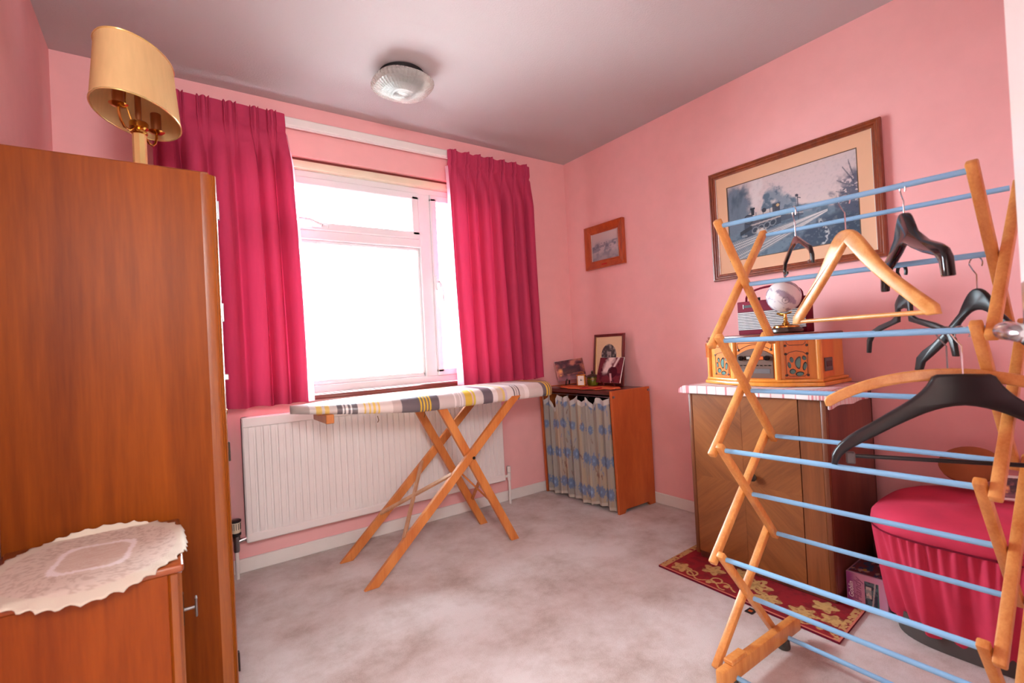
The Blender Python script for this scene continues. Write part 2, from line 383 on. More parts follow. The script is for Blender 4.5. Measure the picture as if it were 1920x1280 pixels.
# handles
def wh(par, x, z, dirx, dirz):
    mb = MB(); y = FY0-.016
    if dirx: mb.box(x-.045, x+.045, y-.012, y, z-.011, z+.011, .004); mb.cyl((x, y-.012, z), (x, y-.03, z), .010, n=14); mb.tube([(x, y-.032, z), (x-.03, y-.036, z+.008), (x-.06, y-.04, z+.022), (x-.13, y-.042, z+.026)], [.010, .010, .008, .007], 10)
    else: mb.box(x-.011, x+.011, y-.012, y, z-.045, z+.045, .004); mb.cyl((x, y-.012, z), (x, y-.03, z), .010, n=14); mb.tube([(x, y-.032, z), (x+.012, y-.036, z-.03), (x+.02, y-.04, z-.06), (x+.02, y-.042, z-.12)], [.010, .010, .008, .007], 10)
    h = build('handle', mb, 'upvc', par); build('screw_cap', MB().cyl((x, y-.03, z), (x, y-.036, z), .006, n=10), 'steel', h)
wh(s1, -1.80, 1.764, 1, 0); wh(s2, -1.097, 1.47, 0, 1)
build('window_sill', MB().box(WX0-.03, WX1+.03, -0.035, FY0+.005, 0.812, 0.838, .006, None, 2), 'sill_brown', win)
mb = MB(); mb.box(WX0, WX1, 0.018, FY0+.01, 2.068, 2.112, .010, None, 2); build('head_batten', mb, 'cream', win)
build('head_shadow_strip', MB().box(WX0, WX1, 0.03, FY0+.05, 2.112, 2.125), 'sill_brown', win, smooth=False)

# ------------------------------------------------------------------ outdoors (over-exposed)
struct(build('ground', MB().box(-40, 40, 0.6, 80, -2.72, -2.7), 'lawn', smooth=False))
hs = thing('house', 'far pale house with red tiled roof outside the window', 'house', (-2.5, 34, -2.7))
build('wall', MB().box(-8, 3, 32, 40, -2.7, -0.6), 'render_wall', hs, smooth=False)
rf = MB(); rf.add([(-8.4, 31.6, -.6), (3.4, 31.6, -.6), (3.4, 40.4, -.6), (-8.4, 40.4, -.6), (-6, 36, 1.3), (1, 36, 1.3)], [(0, 1, 5, 4), (2, 3, 4, 5), (1, 2, 5), (3, 0, 4), (3, 2, 1, 0)])
build('roof', rf, 'roof_tile', hs, smooth=False)
for x in (-6, -2.5, 1): build('window', MB().box(x-.6, x+.6, 31.95, 32.02, -2.0, -1.0), 'slate_glass', hs, smooth=False)
def bushmb(c, r, n, rng):
    mb = MB()
    for k in range(n):
        d = Vector((rng.gauss(0, 1), rng.gauss(0, 1), rng.gauss(0, 1))).normalized()*r*(rng.random()**.33); p = Vector(c)+Vector((d.x, d.y, d.z*.8))
        a = Vector((rng.gauss(0, 1), rng.gauss(0, 1), rng.gauss(0, 1))).normalized(); b2 = a.orthogonal().normalized(); s = .12+.1*rng.random()
        mb.add([p-a*s, p+b2*s*.5, p+a*s, p-b2*s*.5], [(0, 1, 2, 3)])
    return mb
rg = random.Random(3)
sh = thing('shrub', 'green leafy shrub outside the window, left of the far house', 'shrub', (-6.4, 16, -2.7))
build('stem', MB().cyl((-6.4, 16, -2.7), (-6.4, 16, -1.2), .08, .05), 'leg_wood', sh); build('foliage', bushmb((-6.4, 16, -.7), 1.1, 900, rg), 'hedge_green', sh, smooth=False)

# ------------------------------------------------------------------ open door and added landing fill lamp
E_ = Vector((-1.40, -2.609, 0)); Hn = Vector((-2.115, -2.862, 0)); dd = (Hn-E_).normalized(); ang = math.atan2(dd.y, dd.x)
door = bpy.data.objects.new('door_1', None); C.objects.link(door); door.location = E_; door.rotation_euler = (0, 0, ang); struct(door, 'white painted door standing open at the right edge')
# local: x from free edge toward hinge, +y = camera side? room side is -y of dd rotated
wd = 0.756
build('leaf', MB().box(0, wd, 0.0, 0.036, 0.012, 1.99, .002), 'white_gloss', door, world=False)
mb = MB()
for (a0, a1) in ((.10, .86), (1.00, 1.88)):
    for (b0, b1) in ((.10, .36), (.42, .66)): mb.box(b0, b1, 0.034, 0.040, a0, a1, .003)
build('panel', mb, 'white_gloss', door, world=False)
for sy, y0 in ((-1, 0.0), (1, 0.036)):
    z = 1.028; mb = MB(); mb.box(.04, .085, y0, y0+sy*.008, z-.075, z+.075, .003); hd = build('handle_plate', mb, 'chrome', door, world=False)
    mb = MB(); mb.tube([(.062, y0, z), (.062, y0+sy*.024, z), (.066, y0+sy*.034, z), (.085, y0+sy*.036, z), (.12, y0+sy*.036, z), (.165, y0+sy*.034, z-.004), (.175, y0+sy*.033, z-.004)], [.010, .010, .013, .014, .014, .012, .005], 14)
    build('lever', mb, 'chrome', hd, world=False)
mb = MB(); mb.box(DX1-.03, DX1, YB-.1, YB+.012, 0, DZ, .003); mb.box(DX0, DX0+.03, YB-.1, YB+.012, 0, DZ, .003); mb.box(DX0, DX1, YB-.1, YB+.012, DZ-.03, DZ, .003)
struct(build('trim_1', mb, 'white_gloss'))
LX, LY, LZ = -2.62, YB-.62, 1.70                       # unseen lamp added on the landing to brighten the room's near side
ll = thing('added_fill_lamp', 'added unseen fill lamp on the landing behind the open door', 'lamp', (LX, LY, LZ))
build('stem', MB().tube([(LX, YB-1.285, LZ-.28), (LX, LY-.2, LZ-.28), (LX, LY, LZ-.26), (LX, LY, LZ-.22)], .012, 10), 'brass', ll); build('wall_plate', MB().cyl((LX, YB-1.298, LZ-.28), (LX, YB-1.28, LZ-.28), .06), 'brass', ll)
build('saucer', MB().lathe([(.012, -.24), (.08, -.225), (.12, -.20), (.125, -.198), (.08, -.215), (.012, -.228)], (LX, LY, LZ), 32), 'brass', ll)
pl = bpy.data.lights.new('added_fill_bulb', 'POINT'); pl.energy = FILL_POWER; pl.color = (.93, .98, 1.04); pl.shadow_soft_size = .22
plo = bpy.data.objects.new('added_fill_bulb', pl); C.objects.link(plo); plo.location = (LX, LY, LZ)

# ------------------------------------------------------------------ curtain rail and curtains
rail = thing('curtain_rail', 'long white plastic curtain rail fixed above the window', 'curtain rail', (-1.47, -.02, 2.26))
build('track', MB().box(-2.58, -.38, -.045, -.018, 2.262, 2.306, .004), 'white_gloss', rail)
build('lower_lip', MB().box(-2.58, -.38, -.040, -.022, 2.256, 2.262, .001), 'white_gloss', rail)
for x in (-2.5, -1.8, -1.2, -.5): build('bracket', MB().box(x-.015, x+.015, -.02, 0, 2.268, 2.30, .002), 'white_gloss', rail)
def curtain(label, xa_t, xb_t, xa_b, xb_b, zt, zb, folds, seed, flat=0.0):
    rr = random.Random(seed); ph = [rr.random()*6.28 for _ in range(6)]; cum = [rr.uniform(.7, 1.3) for _ in range(folds)]; tot = sum(cum); edges = [0]
    for c in cum: edges.append(edges[-1]+c/tot)
    amps = [rr.uniform(.65, 1.15) for _ in range(folds)]
    def phase(u):
        for i in range(folds):
            if u <= edges[i+1]+1e-9: return i+(u-edges[i])/(edges[i+1]-edges[i]), amps[i]
        return folds, amps[-1]
    yc = -.105
    def fn(u, v):                      # v 0 bottom .. 1 top
        z = zb+(zt-zb)*v; t = v**1.3; xa = xa_b+(xa_t-xa_b)*t; xb = xb_b+(xb_t-xb_b)*t
        p, am = phase(u); d = zt-z
        body = min(1, max(0, (d-.085)/.22)); body = body*body*(3-2*body)
        wav = math.sin(2*PI*p+.5*math.sin(3*v+ph[0])); wav = math.copysign(abs(wav)**.8, wav)
        amp = .040*am*(.75+.25*(1-v))
        yb = yc+amp*wav+.010*math.sin(2*PI*p*.5+ph[1]+2*v)
        # pinch-pleated heading: three narrow ridges per fold, flat between them
        fp_ = p % 1.0; ridge = 0.0
        if fp_ < .54: ridge = abs(math.sin(PI*fp_/.18))**.8
        top_open = 1.0 if d < .07 else max(.25, 1-(d-.07)*9)
        yh = yc+.016-.026*ridge*top_open-.004*math.sin(2*PI*p+ph[2])
        if d > .072 and d < .108: yh += .012*(1-abs(d-.09)/.018)      # stitched waist under the heading
        y = yh*(1-body)+yb*body
        x = xa+(xb-xa)*u+.010*math.sin(2*PI*p*1+1.2)*body+.006*math.sin(4*PI*p+ph[3])*(1-body)
        zz = z+(.004*math.sin(2*PI*p+ph[4]) if d < .02 else 0)+(.006*math.sin(2*PI*p+ph[5]) if v < .02 else 0)
        return (x, min(y, -.058 if d > .12 else -.062), zz)
    root = thing('curtain', label, 'curtain', ((xa_t+xb_t)/2, yc, zb), 0, 'crimson window curtains')
    mb = MB(); nu = folds*40; nv = 84; mb.grid(fn, nu, nv)
    keep_low = [f for f in mb.f]
    o = build('drape', mb, 'curtain_crimson', root, ang=180)
    # pale strips added further down imitate window glare on the leading edge
    return root, fn
cl, fl = curtain('crimson pleated curtain hanging left of the window, beside the wardrobe', -2.55, -1.985, -2.55, -1.945, 2.295, .812, 6, 11)
cr, frr = curtain('crimson pleated curtain hanging right of the window, above the ironing board', -1.05, -.405, -1.035, -.395, 2.29, .812, 7, 23)
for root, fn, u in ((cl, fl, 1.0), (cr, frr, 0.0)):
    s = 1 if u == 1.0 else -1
    def glare_edge(a, v, fn=fn, u=u, s=s): q = fn(u, v*.93); return (q[0]+s*a*(.010+.026*(1-v)**1.5), min(q[1]+.020*a, -.05), q[2]+.004)
    mb = MB(); mb.grid(glare_edge, 5, 60)
    build('glare_strip', mb, 'glare_pink', root, ang=180)  # strip imitating window glare on the curtain edge, wider towards the bottom
for root, x0, x1 in ((cl, -2.53, -2.0), (cr, -1.03, -.42)):
    for k in range(7):
        x = x0+(x1-x0)*k/6; build('hook', MB().tube([(x, -.075, 2.25), (x, -.058, 2.25), (x, -.050, 2.258)], .002, 6), 'white_gloss', root)

# ------------------------------------------------------------------ radiator
rad = thing('radiator', 'white ribbed panel radiator on the wall under the window', 'radiator', (-1.49, -.06, .165))
RX0, RX1, RZ0, RZ1 = -2.243, -.738, .165, .765; nfl = 44
def radfn(u, v):
    x = RX0+.02+(RX1-RX0-.04)*u; p = (u*nfl) % 1.0; a = .007*(0 if p < .10 or p > .90 else (1 if .2 < p < .8 else (min(p-.1, .9-p)/.1)))
    e = min(v, 1-v); a = a*min(1, max(0, (e-.035)/.03))
    return (x, -.088-a, RZ0+.012+(RZ1-RZ0-.024)*v)
build('ribbed_panel', MB().grid(radfn, nfl*10+1, 26), 'radiator_white', rad, ang=60)
mb = MB(); mb.box(RX0, RX0+.03, -.093, -.05, RZ0, RZ1, .006); mb.box(RX1-.03, RX1, -.093, -.05, RZ0, RZ1, .006); mb.box(RX0, RX1, -.086, -.05, RZ0, RZ1, .004)
build('shell', mb, 'radiator_white', rad)
build('rail', MB().box(RX0, RX1, -.097, -.084, RZ0, RZ0+.042, .005), 'radiator_white', rad)
build('rail', MB().box(RX0, RX1, -.097, -.084, RZ1-.05, RZ1, .005), 'radiator_white', rad)
build('bracket', MB().box(-2.0, -1.96, -.05, 0, .2, .7), 'radiator_white', rad); build('bracket', MB().box(-1.0, -.96, -.05, 0, .2, .7), 'radiator_white', rad)
# thermostatic valve on the left
vx, vy = -2.285, -.07
tv = build('thermostat_valve', MB().lathe([(.012, .0), (.014, .01), (.014, .05), (.017, .055), (.017, .075)], (vx, vy, .13), 18), 'steel', rad)
build('thermostat_head', MB().lathe([(.019, 0), (.021, .004), (.021, .048), (.019, .05)], (vx, vy, .222), 24), 'cream', tv)
mb = MB(); mb.lathe([(.019, 0), (.022, .003), (.022, .012), (.019, .014)], (vx, vy, .208), 24); mb.lathe([(.021, 0), (.024, .004), (.024, .010), (.019, .013)], (vx, vy, .271), 24)
for k in range(14):
    a = 2*PI*k/14; mb.box(-.0012, .0012, .0205, .0222, .238, .268, 0, Matrix.Translation((vx, vy, 0)) @ Matrix.Rotation(a, 4, 'Z'))
build('valve_ring', mb, 'black_plastic', tv)
build('valve_tail', MB().tube([(vx, vy, .178), (vx+.02, vy, .18), (RX0+.005, vy, .185)], [.010, .011, .009], 12), 'chrome', tv)
build('pipe', MB().cyl((vx, vy, 0.001), (vx, vy, .135), .0085), 'white_gloss', rad)
rx = -.695
rv = build('lockshield_valve', MB().lathe([(.010, 0), (.012, .006), (.012, .05), (.009, .054), (.013, .058), (.013, .09), (.009, .094)], (rx, vy, .155), 18), 'white_gloss', rad)
build('valve_tail', MB().tube([(rx, vy, .185), (RX1-.005, vy, .185)], .009, 12), 'white_gloss', rv)
build('pipe', MB().cyl((rx, vy, 0.001), (rx, vy, .16), .008), 'white_gloss', rad)

# ================================================================== LEFT SIDE
# ------------------------------------------------------------------ wardrobe: side panel faces the camera, doors face +x
wr = thing('wardrobe', 'tall glossy brown wooden wardrobe along the left wall, brass lamp on top', 'wardrobe', (-2.61, -.68, 0))
WY0, WY1, WX_B, WX_F, WZ = -1.10, -.25, -2.868, -2.40, 1.60
build('side_panel', MB().box(WX_B, -2.425, WY0, WY0+.02, .03, WZ, .002), 'wardrobe_wood', wr)
build('side_panel', MB().box(WX_B, -2.425, WY1-.02, WY1, .03, WZ, .002), 'wardrobe_wood', wr)
# rounded front stile with reeded moulding, near and far
for y0, sg in ((WY0, 1), (WY1, -1)):
    pts = [(-2.427, 0)]
    for k in range(9): a = k/8*PI/2*.72; pts.append((-2.427+.030*math.sin(a)*1.05, .010*(1-math.cos(a))))
    x, y = pts[-1]
    for (dx, dy) in ((.002, .004), (.005, .002), (.007, .006), (.009, .004), (.012, .010), (.013, .022), (.010, .032)): pts.append((x+dx, y+dy))
    pts += [(-2.427, .045)]
    M = Matrix.Translation((0, y0, 0)) @ Matrix.Diagonal((1, sg, 1, 1)); mb = MB().prism(pts, .03, WZ-.004, M)
    build('front_stile', mb, 'wardrobe_stile', wr, ang=20)
build('top_board', MB().box(WX_B, -2.405, WY0+.004, WY1-.004, WZ-.02, WZ+.003, .003), 'wardrobe_stile', wr)
build('back_board', MB().box(WX_B, WX_B+.008, WY0+.02, WY1-.02, .04, WZ-.02), 'wardrobe_wood', wr, smooth=False)
build('plinth', MB().box(WX_B+.01, -2.415, WY0+.005, WY1-.005, 0.001, .045, .003), 'wardrobe_wood', wr)
ym = (WY0+WY1)/2
for a, b2, hy, kn in ((WY0+.047, ym-.002, WY0+.05, ym-.05), (ym+.002, WY1-.047, WY1-.05, ym+.05)):
    d = build('door', MB().box(-2.403, -2.386, a, b2, .06, WZ-.03, .003), 'wardrobe_wood', wr)
    build('knob', MB().lathe([(.004, 0), (.006, .008), (.016, .016), (.018, .024), (.010, .032), (.0001, .033)], n=16, M=Matrix.Translation((-2.386, kn, .86)) @ Matrix.Rotation(PI/2, 4, 'Y')), 'brass', d)
for z in (1.50, 1.19, .77, .14):
    build('hinge', MB().box(-2.3855, -2.380, WY0+.03, WY0+.046, z-.028, z+.028, .001), 'steel' if z > 1 else 'dark_metal', wr)
build('latch', MB().box(-2.386, -2.372, WY0+.06, WY0+.075, .985, 1.003, .002), 'chrome', wr)

# ------------------------------------------------------------------ brass lamp
lx, ly = -2.575, -.672
lamp = thing('table_lamp', 'brass lamp with two candle arms and oval cream shade standing on the wardrobe', 'lamp', (lx, ly, WZ+.003))
lz = WZ+.003
build('base', MB().lathe([(.0001, 0), (.085, 0), (.088, .006), (.080, .014), (.050, .022), (.030, .034), (.022, .05), (.0001, .05)], (lx, ly, lz), 36), 'brass', lamp)
build('column', MB().lathe([(.0205, 0), (.0205, .200)], (lx, ly, lz+.04), 8), 'bright_brass', lamp, ang=20)
hub = build('hub', MB().lathe([(.021, 0), (.025, .004), (.025, .010), (.019, .014), (.022, .018), (.028, .022), (.028, .040), (.024, .044), (.006, .046)], (lx, ly, lz+.238), 24), 'brass', lamp)
build('rod', MB().cyl((lx, ly, lz+.27), (lx, ly, lz+.46), .0095), 'copper_sleeve', lamp)
for aa in (-118, 62):
    a = math.radians(aa); c, s_ = math.cos(a), math.sin(a); rr_ = .104
    P = lambda r, z: (lx+c*r, ly+s_*r, lz+z)
    arm = build('arm', MB().tube([P(.020, .262), P(.036, .246), P(.056, .232), P(.078, .232), P(.096, .248), P(rr_, .270), P(rr_, .284)], .0042, 10), 'brass', lamp)
    q = P(rr_, .284)
    build('drip_cup', MB().lathe([(.005, 0), (.020, .004), (.027, .010), (.025, .011), (.006, .008)], q, 20), 'brass', arm)
    build('candle_sleeve', MB().lathe([(.0165, .008), (.0165, .075), (.014, .077), (.0001, .077)], q, 16), 'copper_sleeve', arm)
SZ0, SZ1 = 1.90, 2.105; LA, LB, TA = .196, .113, math.radians(70.4); TF = .87
def ovl(k, n, f, z): x, y = LA*f*math.cos(2*PI*k/n), LB*f*math.sin(2*PI*k/n); return (lx+x*math.cos(TA)-y*math.sin(TA), ly-.006+x*math.sin(TA)+y*math.cos(TA), z)
prof = [(1.0, SZ0), (1.0, SZ0+.004), ((1+TF)/2, SZ0+.10), (TF, SZ1-.004), (TF, SZ1), (TF-.012, SZ1-.002), ((1+TF)/2-.012, SZ0+.10), (.985, SZ0+.003), (.985, SZ0)]
mb = MB(); n = 72; vs = [ovl(k, n, f, z) for f, z in prof for k in range(n)]
fs = [(i*n+k, i*n+(k+1) % n, ((i+1) % len(prof))*n+(k+1) % n, ((i+1) % len(prof))*n+k) for i in range(len(prof)) for k in range(n)]
mb.add(vs, fs); shd = build('lamp_shade', mb, 'shade_card', lamp, ang=40)
for f, z in ((1.0, SZ0), (TF, SZ1)): build('shade_trim', MB().tube([ovl(k, 64, f, z) for k in range(64)], .003, 8, closed=True), 'bright_brass', shd)
cr_ = MB()
for k in (0, 4, 8, 12): cr_.tube([ovl(k, 16, TF-.01, SZ1-.02), (lx, ly, lz+.458)], .002, 6)
cr_.tube([(lx-.02, ly-.02, lz+.28), (lx-.034, ly-.04, lz+.33), (lx-.03, ly-.05, lz+.38)], .0025, 6); build('shade_carrier', cr_, 'brass', shd)

# ------------------------------------------------------------------ bedside cabinet with doily
bc = thing('bedside_cabinet', 'low brown wooden cabinet with a lace doily, standing against the wardrobe', 'cabinet', (-2.68, -1.30, 0))
BX0, BX1, BY0, BY1, BZ = -2.86, -2.522, -1.488, -1.112, .615
build('side_panel', MB().box(BX0, BX1-.02, BY0, BY0+.018, .04, BZ-.018, .002), 'cabinet_wood', bc)
build('side_panel', MB().box(BX0, BX1-.02, BY1-.018, BY1, .04, BZ-.018, .002), 'cabinet_wood', bc)
build('front_stile', MB().box(BX1-.02, BX1, BY0, BY0+.03, .04, BZ-.018, .004), 'wardrobe_stile', bc); build('front_stile', MB().box(BX1-.02, BX1, BY1-.03, BY1, .04, BZ-.018, .004), 'wardrobe_stile', bc)
build('top', MB().box(BX0, BX1+.008, BY0-.008, BY1, BZ-.018, BZ, .006, None, 3), 'cabinet_top_wood', bc)
build('plinth', MB().box(BX0+.01, BX1-.01, BY0+.01, BY1-.01, .001, .045), 'cabinet_wood', bc, smooth=False)
dr = build('door', MB().box(BX1-.016, BX1+.004, BY0+.031, BY1-.031, .05, BZ-.03, .003), 'wardrobe_stile', bc)
build('keyhole_plate', MB().box(BX1+.004, BX1+.0055, BY0+.045, BY0+.058, .46, .53), 'dark_metal', dr)
mb = MB(); ky, kz = BY0+.052, .492; mb.cyl((BX1+.004, ky, kz), (BX1+.030, ky, kz), .0035, n=10)
mb.box(BX1+.026, BX1+.031, ky-.010, ky+.010, kz-.020, kz+.022, .002); build('key', mb, 'steel', dr)
# doily: lace oval with scalloped rim, drooping over the front edge
cx, cy, ax, ay = -2.676, -1.318, .176, .230; na, nr = 180, 40; vs = []; cols = []
for j in range(nr+1):
    t = j/nr
    for i in range(na):
        a = 2*PI*i/na; sc = 1+.05*(1-abs(math.sin(a*20)))*max(0, (t-.93)/.07)
        x = cx+ax*t*sc*math.copysign(abs(math.cos(a))**.92, math.cos(a)); y = cy+ay*t*sc*math.copysign(abs(math.sin(a))**.92, math.sin(a)); z = BZ+.0035+.0012*math.sin(a*22)*max(0, (t-.8)/.2)
        if y < BY0-.010: over = BY0-.010-y; y = BY0-.010-over*.88; z -= over*.30
        if y > BY1-.012: over = y-(BY1-.012); y = BY1-.012+over*.15; z += over*.4
        if x > BX1+.010: over = x-(BX1+.010); x = BX1+.010+over*.45; z -= over*.8
        if x < XW+.02: x = XW+.02
        vs.append((x, y, z))
fs = [(j*na+i, j*na+(i+1) % na, (j+1)*na+(i+1) % na, (j+1)*na+i) for j in range(nr) for i in range(na)]
V = np.array(vs); t = np.repeat(np.arange(nr+1)/nr, na); a = np.tile(2*PI*np.arange(na)/na, nr+1)
col = np.tile(s2l((206, 188, 172)), (len(V), 1))
nz = fbm(V[:, 0]*160, V[:, 1]*160, 3, 5); holes = sm(.52, .62, nz)*((t > .47) & (t < .86)); col = mixc(col, (150, 118, 100), holes*.40)
cen = (t < .36); col = mixc(col, (196, 168, 150), cen*.7*sm(.3, .7, fbm(V[:, 0]*60, V[:, 1]*300, 3, 9)))
tq = t*(1+.10*np.cos(a*4+.6)); col = mixc(col, (226, 216, 212), ((tq > .36) & (tq < .43)).astype(float)); col = mixc(col, (204, 192, 172), ((t > .86)).astype(float)*.8)
mb = MB(); mb.add(vs, fs); d0 = np.array((cx, cy, BZ)); mb.v = [tuple(np.array(p)-d0) for p in mb.v]
do = build('lace_doily', mb, 'print_lace', ang=60, col=col); do.location = d0; tag(do, 'cream oval lace doily with scalloped edge on the low cabinet', 'doily')
so = do.modifiers.new('thickness', 'SOLIDIFY'); so.thickness = .002; so.offset = 1

# ================================================================== IRONING BOARD
ib = thing('ironing_board', 'wooden legged ironing board with striped grey and yellow cover, before the radiator', 'ironing board', (-1.40, -.41, 0))
TZ = .828; IX0, IX1 = -2.085, -.672
def halfw(x):                                   # board half width along its length
    t = (x-IX0)/(IX1-IX0)
    q = max(0.0, min(1.0, t/.42)); a = .195*(1-(1-q)**2)**.62
    e = max(0, (x-(IX1-.10))/.10); a *= math.sqrt(max(0, 1-e**2.6)); return a
stripes = [(-2.2, (186, 176, 170)), (-2.02, (226, 220, 214)), (-1.995, (232, 200, 110)), (-1.975, (216, 206, 200)), (-1.962, (232, 200, 110)), (-1.945, (210, 200, 192)), (-1.915, (112, 104, 106)), (-1.895, (236, 232, 228)), (-1.888, (112, 104, 106)), (-1.880, (236, 232, 228)), (-1.872, (112, 104, 106)), (-1.862, (236, 232, 228)), (-1.855, (112, 104, 106)), (-1.832, (224, 214, 206)),
           (-1.805, (232, 196, 90)), (-1.797, (222, 208, 196)), (-1.785, (232, 196, 90)), (-1.777, (222, 208, 196)), (-1.765, (232, 196, 90)), (-1.757, (222, 208, 196)), (-1.745, (232, 196, 90)), (-1.737, (226, 212, 204)), (-1.68, (200, 182, 174)), (-1.635, (104, 96, 100)), (-1.548, (226, 186, 50)), (-1.541, (104, 96, 100)), (-1.532, (226, 186, 50)), (-1.525, (104, 96, 100)), (-1.516, (226, 186, 50)), (-1.509, (104, 96, 100)), (-1.500, (226, 186, 50)), (-1.493, (104, 96, 100)), (-1.448, (206, 192, 186)),
           (-1.362, (238, 228, 224)), (-1.354, (206, 192, 186)), (-1.335, (238, 228, 224)), (-1.328, (206, 192, 186)), (-1.322, (238, 228, 224)), (-1.315, (206, 192, 186)), (-1.300, (222, 186, 70)), (-1.262, (214, 180, 190)), (-1.252, (214, 190, 70)), (-1.242, (212, 200, 194)), (-1.195, (104, 96, 102)), (-1.135, (232, 222, 218)), (-1.105, (212, 190, 172)), (-1.075, (222, 196, 120)), (-1.06, (206, 190, 206)), (-1.045, (226, 216, 210)),
           (-1.0, (92, 84, 88)), (-.994, (216, 206, 200)), (-.985, (92, 84, 88)), (-.979, (216, 206, 200)), (-.970, (92, 84, 88)), (-.964, (216, 206, 200)), (-.93, (234, 226, 222)), (-.90, (206, 192, 186)), (-.80, (104, 96, 100)), (-.775, (226, 186, 60)), (-.765, (104, 96, 100)), (-.755, (226, 186, 60)), (-.745, (104, 96, 100)), (-.735, (226, 186, 60)), (-.725, (150, 130, 120))]
sx_ = np.array([s[0] for s in stripes]); sc_ = np.array([s2l(s[1]) for s in stripes])
prof = []                                        # cross-section from under near edge, over the top, to under far edge; (side fraction, inset, z)
sec = [(-1, -.030, -.080), (-1, -.006, -.077), (-1, .002, -.066), (-1, .004, -.048), (-1, .001, -.032), (-1, -.007, -.018), (-1, -.022, -.007), (-1, -.045, 0)]
nx = 420; xs = [IX0+(IX1-IX0)*(1-math.cos(PI*i/(nx-1)))/2*.35+(IX1-IX0)*i/(nx-1)*.65 for i in range(nx)]
cyb = -.412; rows = []
for x in xs:
    w = max(halfw(x), .004); side = .45+.55*min(1, (x-IX0)/.55); row = []
    for sg, inn, dz in sec: row.append((x, cyb-max(.001, w+inn*min(1, w/.07)), TZ+dz*side))
    for q in (-.6, -.2, .2, .6): row.append((x, cyb+(w-.045*min(1, w/.07))*q, TZ+.001))
    for sg, inn, dz in reversed(sec): row.append((x, cyb+max(.001, w+inn*min(1, w/.07)), TZ+dz*side))
    rows.append(row)
k = len(rows[0]); mb = MB(); mb.add([p for r in rows for p in r], [(i*k+j, i*k+j+1, (i+1)*k+j+1, (i+1)*k+j) for i in range(nx-1) for j in range(k-1)])
V = np.array(mb.v); idx = np.clip(np.searchsorted(sx_, V[:, 0], side='right')-1, 0, len(stripes)-1); col = sc_[idx]
cov = build('cover', mb, 'print_cover', ib, ang=50, col=col)
mb = MB(); pts = []
for i in range(40, nx, 6): pts.append((xs[i], cyb-max(.003, halfw(xs[i])-.030)))
pts2 = [(x, 2*cyb-y) for x, y in reversed(pts)]
build('board', MB().prism(pts+pts2, TZ-.05, TZ-.025), 'leg_wood', ib, smooth=False)
build('nose_block', MB().box(-1.965, -1.93, cyb-.13, cyb+.10, TZ-.085, TZ-.045, .003), 'leg_wood', ib)
Afoot, Atop, Bfoot, Btop = (-1.822, 0.0), (-.985, TZ-.052), (-1.022, 0.0), (-1.432, TZ-.052)
def leg(a, b2, y, name='leg'):                   # leg cut flat at the floor and under the board
    d = Vector((b2[0]-a[0], b2[1]-a[1])); nrm = Vector((-d.y, d.x)).normalized(); hw = .0215; hx = hw/abs(nrm.x)
    pts = [(a[0]-hx, a[1]), (a[0]+hx, a[1]), (b2[0]+hx, b2[1]), (b2[0]-hx, b2[1])]
    M = Matrix(((1, 0, 0, 0), (0, 0, 1, y), (0, 1, 0, 0), (0, 0, 0, 1)))
    return build(name, MB().prism(pts, -.011, .011, M, .002), 'leg_wood', ib)
yn, yf = -.600, -.232
for y, s_ in ((yn, 1), (yf, -1)):
    lA = leg(Afoot, Atop, y); lB = leg(Bfoot, Btop, y+s_*.024)
    build('bolt', MB().cyl((-1.272, y-s_*.013, .487), (-1.272, y-s_*.016, .487), .008, n=12), 'dark_metal', lA)
def onA(z): return Afoot[0]+(Atop[0]-Afoot[0])*z/Atop[1]
def onB(z): return Bfoot[0]+(Btop[0]-Bfoot[0])*z/Btop[1]
for (za, zb, fx) in ((.17, .395, onA), (.40, .15, onA)):
    build('strut', MB().bar((fx(za)+.004, yf-.002, za+.03), (fx(zb)+.002, yn+.002, zb+.03), .012, .022, (1, 0, 1), .002), 'strut_wood', ib)
for (za, zb) in ((.36, .14), (.14, .36)):
    build('strut', MB().bar((onB(za)+.004, yf-.026, za+.02), (onB(zb)+.004, yn+.026, zb+.02), .010, .018, (1, 0, -1), .002), 'leg_wood', ib)
build('cross_bar', MB().box(-1.0, -.965, yn, yf, TZ-.075, TZ-.045, .003), 'leg_wood', ib)
for x, l in ((-1.75, .05), (-1.52, .06)): build('tie_string', MB().tube([(x, -.585, TZ-.07), (x+.003, -.59, TZ-.09), (x-.002, -.588, TZ-.07-l*.6)], .0018, 6), 'string', ib)

# ================================================================== CORNER CABINET WITH CURTAIN
cc = thing('curtained_cabinet', 'low wooden cabinet with blue flowered curtain front in the room corner', 'cabinet', (-.18, -.37, 0))
CY0, CY1, CT = -.716, -.022, .742
for y0 in (CY0, CY1-.018):
    pts = [(-.348, 0), (-.300, 0), (-.285, .022), (-.085, .022), (-.070, 0), (-.016, 0), (-.020, CT), (-.366, CT)]
    M = Matrix(((1, 0, 0, 0), (0, 0, 1, y0), (0, 1, 0, 0), (0, 0, 0, 1))); build('side_panel', MB().prism(pts, 0, .018, M, .0015), 'curtain_cab_wood', cc)
build('top', MB().box(-.362, -.02, CY0+.018, CY1-.018, CT-.026, CT-.004, .002), 'dark_top_wood', cc)
build('shelf', MB().box(-.33, -.02, CY0+.018, CY1-.018, .34, .358), 'dark_top_wood', cc, smooth=False)
build('back_panel', MB().box(-.026, -.02, CY0+.018, CY1-.018, .02, CT-.03), 'black_matte', cc, smooth=False)
for x, z in ((-.352, .706), (-.034, .722)): build('screw', MB().cyl((x, CY0+.002, z), (x, CY0-.006, z), .008, n=12), 'steel', cc)
build('curtain_rod', MB().cyl((-.356, CY0+.018, .704), (-.356, CY1-.018, .704), .003, n=8), 'steel', cc)
